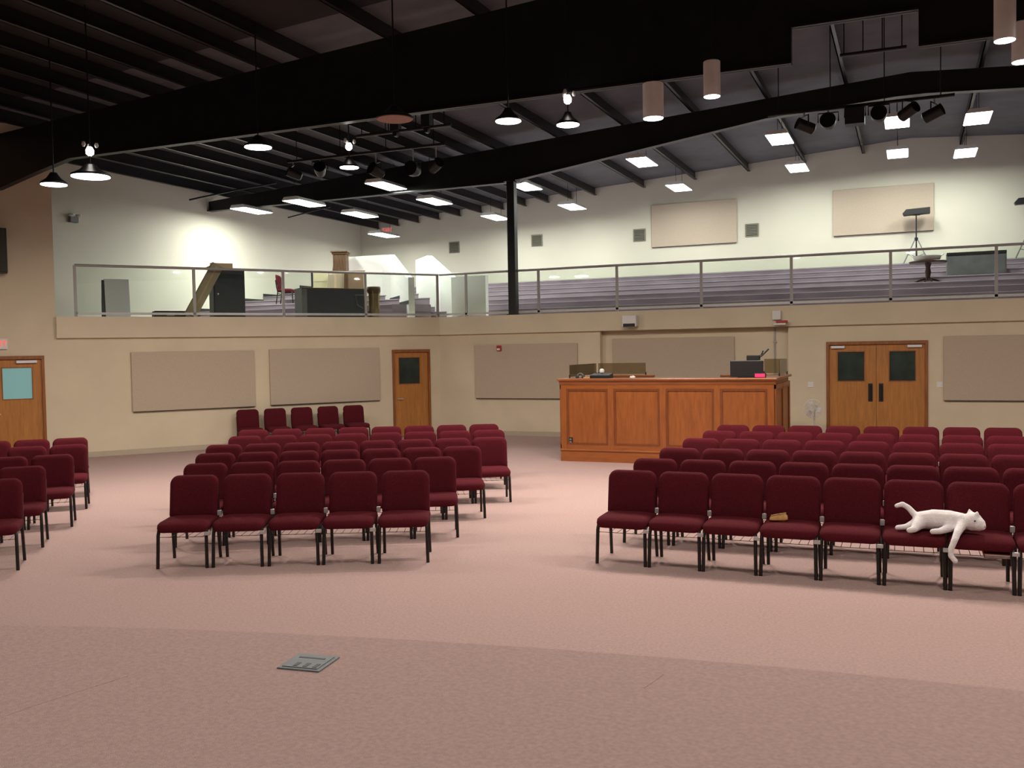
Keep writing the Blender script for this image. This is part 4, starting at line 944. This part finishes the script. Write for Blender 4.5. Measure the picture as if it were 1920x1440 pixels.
MB().box(-0.03, 0.03, -0.004, 0.0, 0.02, h_ * 0.95).build('tape', 'tan_board', t)
t = ythings('cream_carton', 'cream cardboard carton standing behind the desk', 'carton', 601, b); w_ = yw(589, 614, b); h_ = yh(601, 509, b)
MB().box(-w_ / 2, w_ / 2, 0, 0.25, 0, h_).build('box', 'cream_card', t, bevel=0.006)
MB().box(-w_ / 2, w_ / 2, -0.004, 0, h_ * 0.72, h_ * 0.735).build('flap_seam', 'cardboard', t)
MB().box(-w_ / 2 - 0.06, -w_ / 2 - 0.01, 0.02, 0.2, 0, h_ * 0.98).build('dark_side', 'slate', t)

# ------------------------------------------------------------------ things on the balcony tiers above the double doors
def on_tier(x, y, k, into=0.3): return on_plane(x, y, (0, 1, 0), FRONT_Y + FIRST + RUN * k + into)
k = 3; zt_ = tier_z(k)
pl = on_tier(1775, 500, k); pr = on_tier(1887, 500, k); tp = on_tier(1830, 472, k)
t = thing('grey_cabinet', 'wide grey-green cabinet lying on the tiers beside the small table', 'cabinet', ((pl.x + pr.x) / 2, pl.y - 0.1, zt_)); w_ = pr.x - pl.x; h_ = tp.z - zt_
MB().box(-w_ / 2, w_ / 2, 0, 0.5, 0, h_ - 0.07).build('body', 'grey_green', t, bevel=0.008)
MB().box(-w_ / 2, w_ / 2, -0.015, 0.51, h_ - 0.07, h_).build('top', 'black_plastic', t, bevel=0.006)
MB().box(-w_ / 2 + 0.03, w_ / 2 - 0.03, -0.008, 0, 0.03, h_ - 0.1).build('front_panel', 'grey_green', t)
k = 2; zt_ = tier_z(k); pc = on_tier(1740, 490, k); th = on_tier(1740, 489, k).z - zt_
t = thing('pedestal_table', 'small round dark wood pedestal table on the balcony tiers', 'table', (pc.x, pc.y + 0.1, zt_))
MB().lathe([(0.40, th - 0.05), (0.42, th - 0.03), (0.42, th - 0.01), (0.40, th)], 28).build('top', 'mahogany', t, smooth=True)
MB().lathe([(0.07, 0.06), (0.05, 0.15), (0.07, th * .5), (0.05, th * .7), (0.08, th - 0.05)], 16).build('pedestal', 'mahogany', t, smooth=True)
for a in (0.3, 1.9, 3.5, 5.0): MB().tube([(0.04 * math.cos(a), 0.04 * math.sin(a), 0.1), (0.2 * math.cos(a), 0.2 * math.sin(a), 0.06), (0.3 * math.cos(a), 0.3 * math.sin(a), 0.02)], 0.022, 7, 0.02).build('foot', 'mahogany', t, smooth=True)
t = thing('white_basin', 'white curved basin resting on the small pedestal table', 'basin', (pc.x - 0.02, pc.y + 0.1, zt_ + th))
MB().lathe([(0.24, 0), (0.28, 0.02), (0.30, 0.07), (0.31, 0.12), (0.30, 0.12), (0.28, 0.065), (0.2, 0.025), (0.02, 0.012)], 26).build('bowl', 'white_paint', t, smooth=True)
for s in (-1, 1): MB().tube([(s * 0.30, 0, 0.11), (s * 0.345, 0, 0.14), (s * 0.36, 0, 0.17)], 0.014, 7).build('handle', 'white_paint', t, smooth=True)
def tripod(label, x, ytop, yfoot):
    k = 6; p = on_plane(x, yfoot, (0, 1, 0), BACK_Y - 0.5); zt_ = tier_z(k); top = on_plane(x, ytop, (0, 1, 0), BACK_Y - 0.5).z - zt_
    t = thing('tripod_floodlight', label, 'floodlight', (p.x, p.y, zt_))
    MB().tube([(0, 0, 0.25), (0, 0, top - 0.05)], 0.02, 8).build('mast', 'steel_black', t, smooth=True)
    hz = 0.80
    for a in (-2.7, -0.45, 1.5):
        MB().tube([(0.03 * math.cos(a), 0.03 * math.sin(a), hz), (0.42 * math.cos(a), 0.42 * math.sin(a), 0.0)], 0.017, 6).build('leg', 'slate_side', t)
        MB().tube([(0.0, 0.0, 0.3), (0.24 * math.cos(a), 0.24 * math.sin(a), 0.36)], 0.010, 5).build('brace', 'slate_side', t)
    MB().lathe([(0.03, hz - 0.05), (0.05, hz - 0.03), (0.05, hz + 0.03), (0.03, hz + 0.05)], 10).build('collar', 'steel_black', t)
    MB().prism([(-0.33, -0.03), (-0.24, 0.06), (0.33, 0.08), (0.33, -0.06), (-0.3, -0.08)], -0.12, 0.12, lambda p_, q_, d: (p_ * 1.1, d, top + 0.03 + q_ * 1.25)).build('lamp_head', 'black_plastic', t, bevel=0.012)
    MB().tube([(-0.1, 0, top - 0.06), (0.1, 0, top - 0.06)], 0.02, 6).build('head_bracket', 'steel_black', t)
tripod('dark lamp head on a tripod before the high wall panel', 1718, 399, 495)
tripod('dark lamp head on a tripod beyond the grey-green cabinet', 1929, 378, 488)
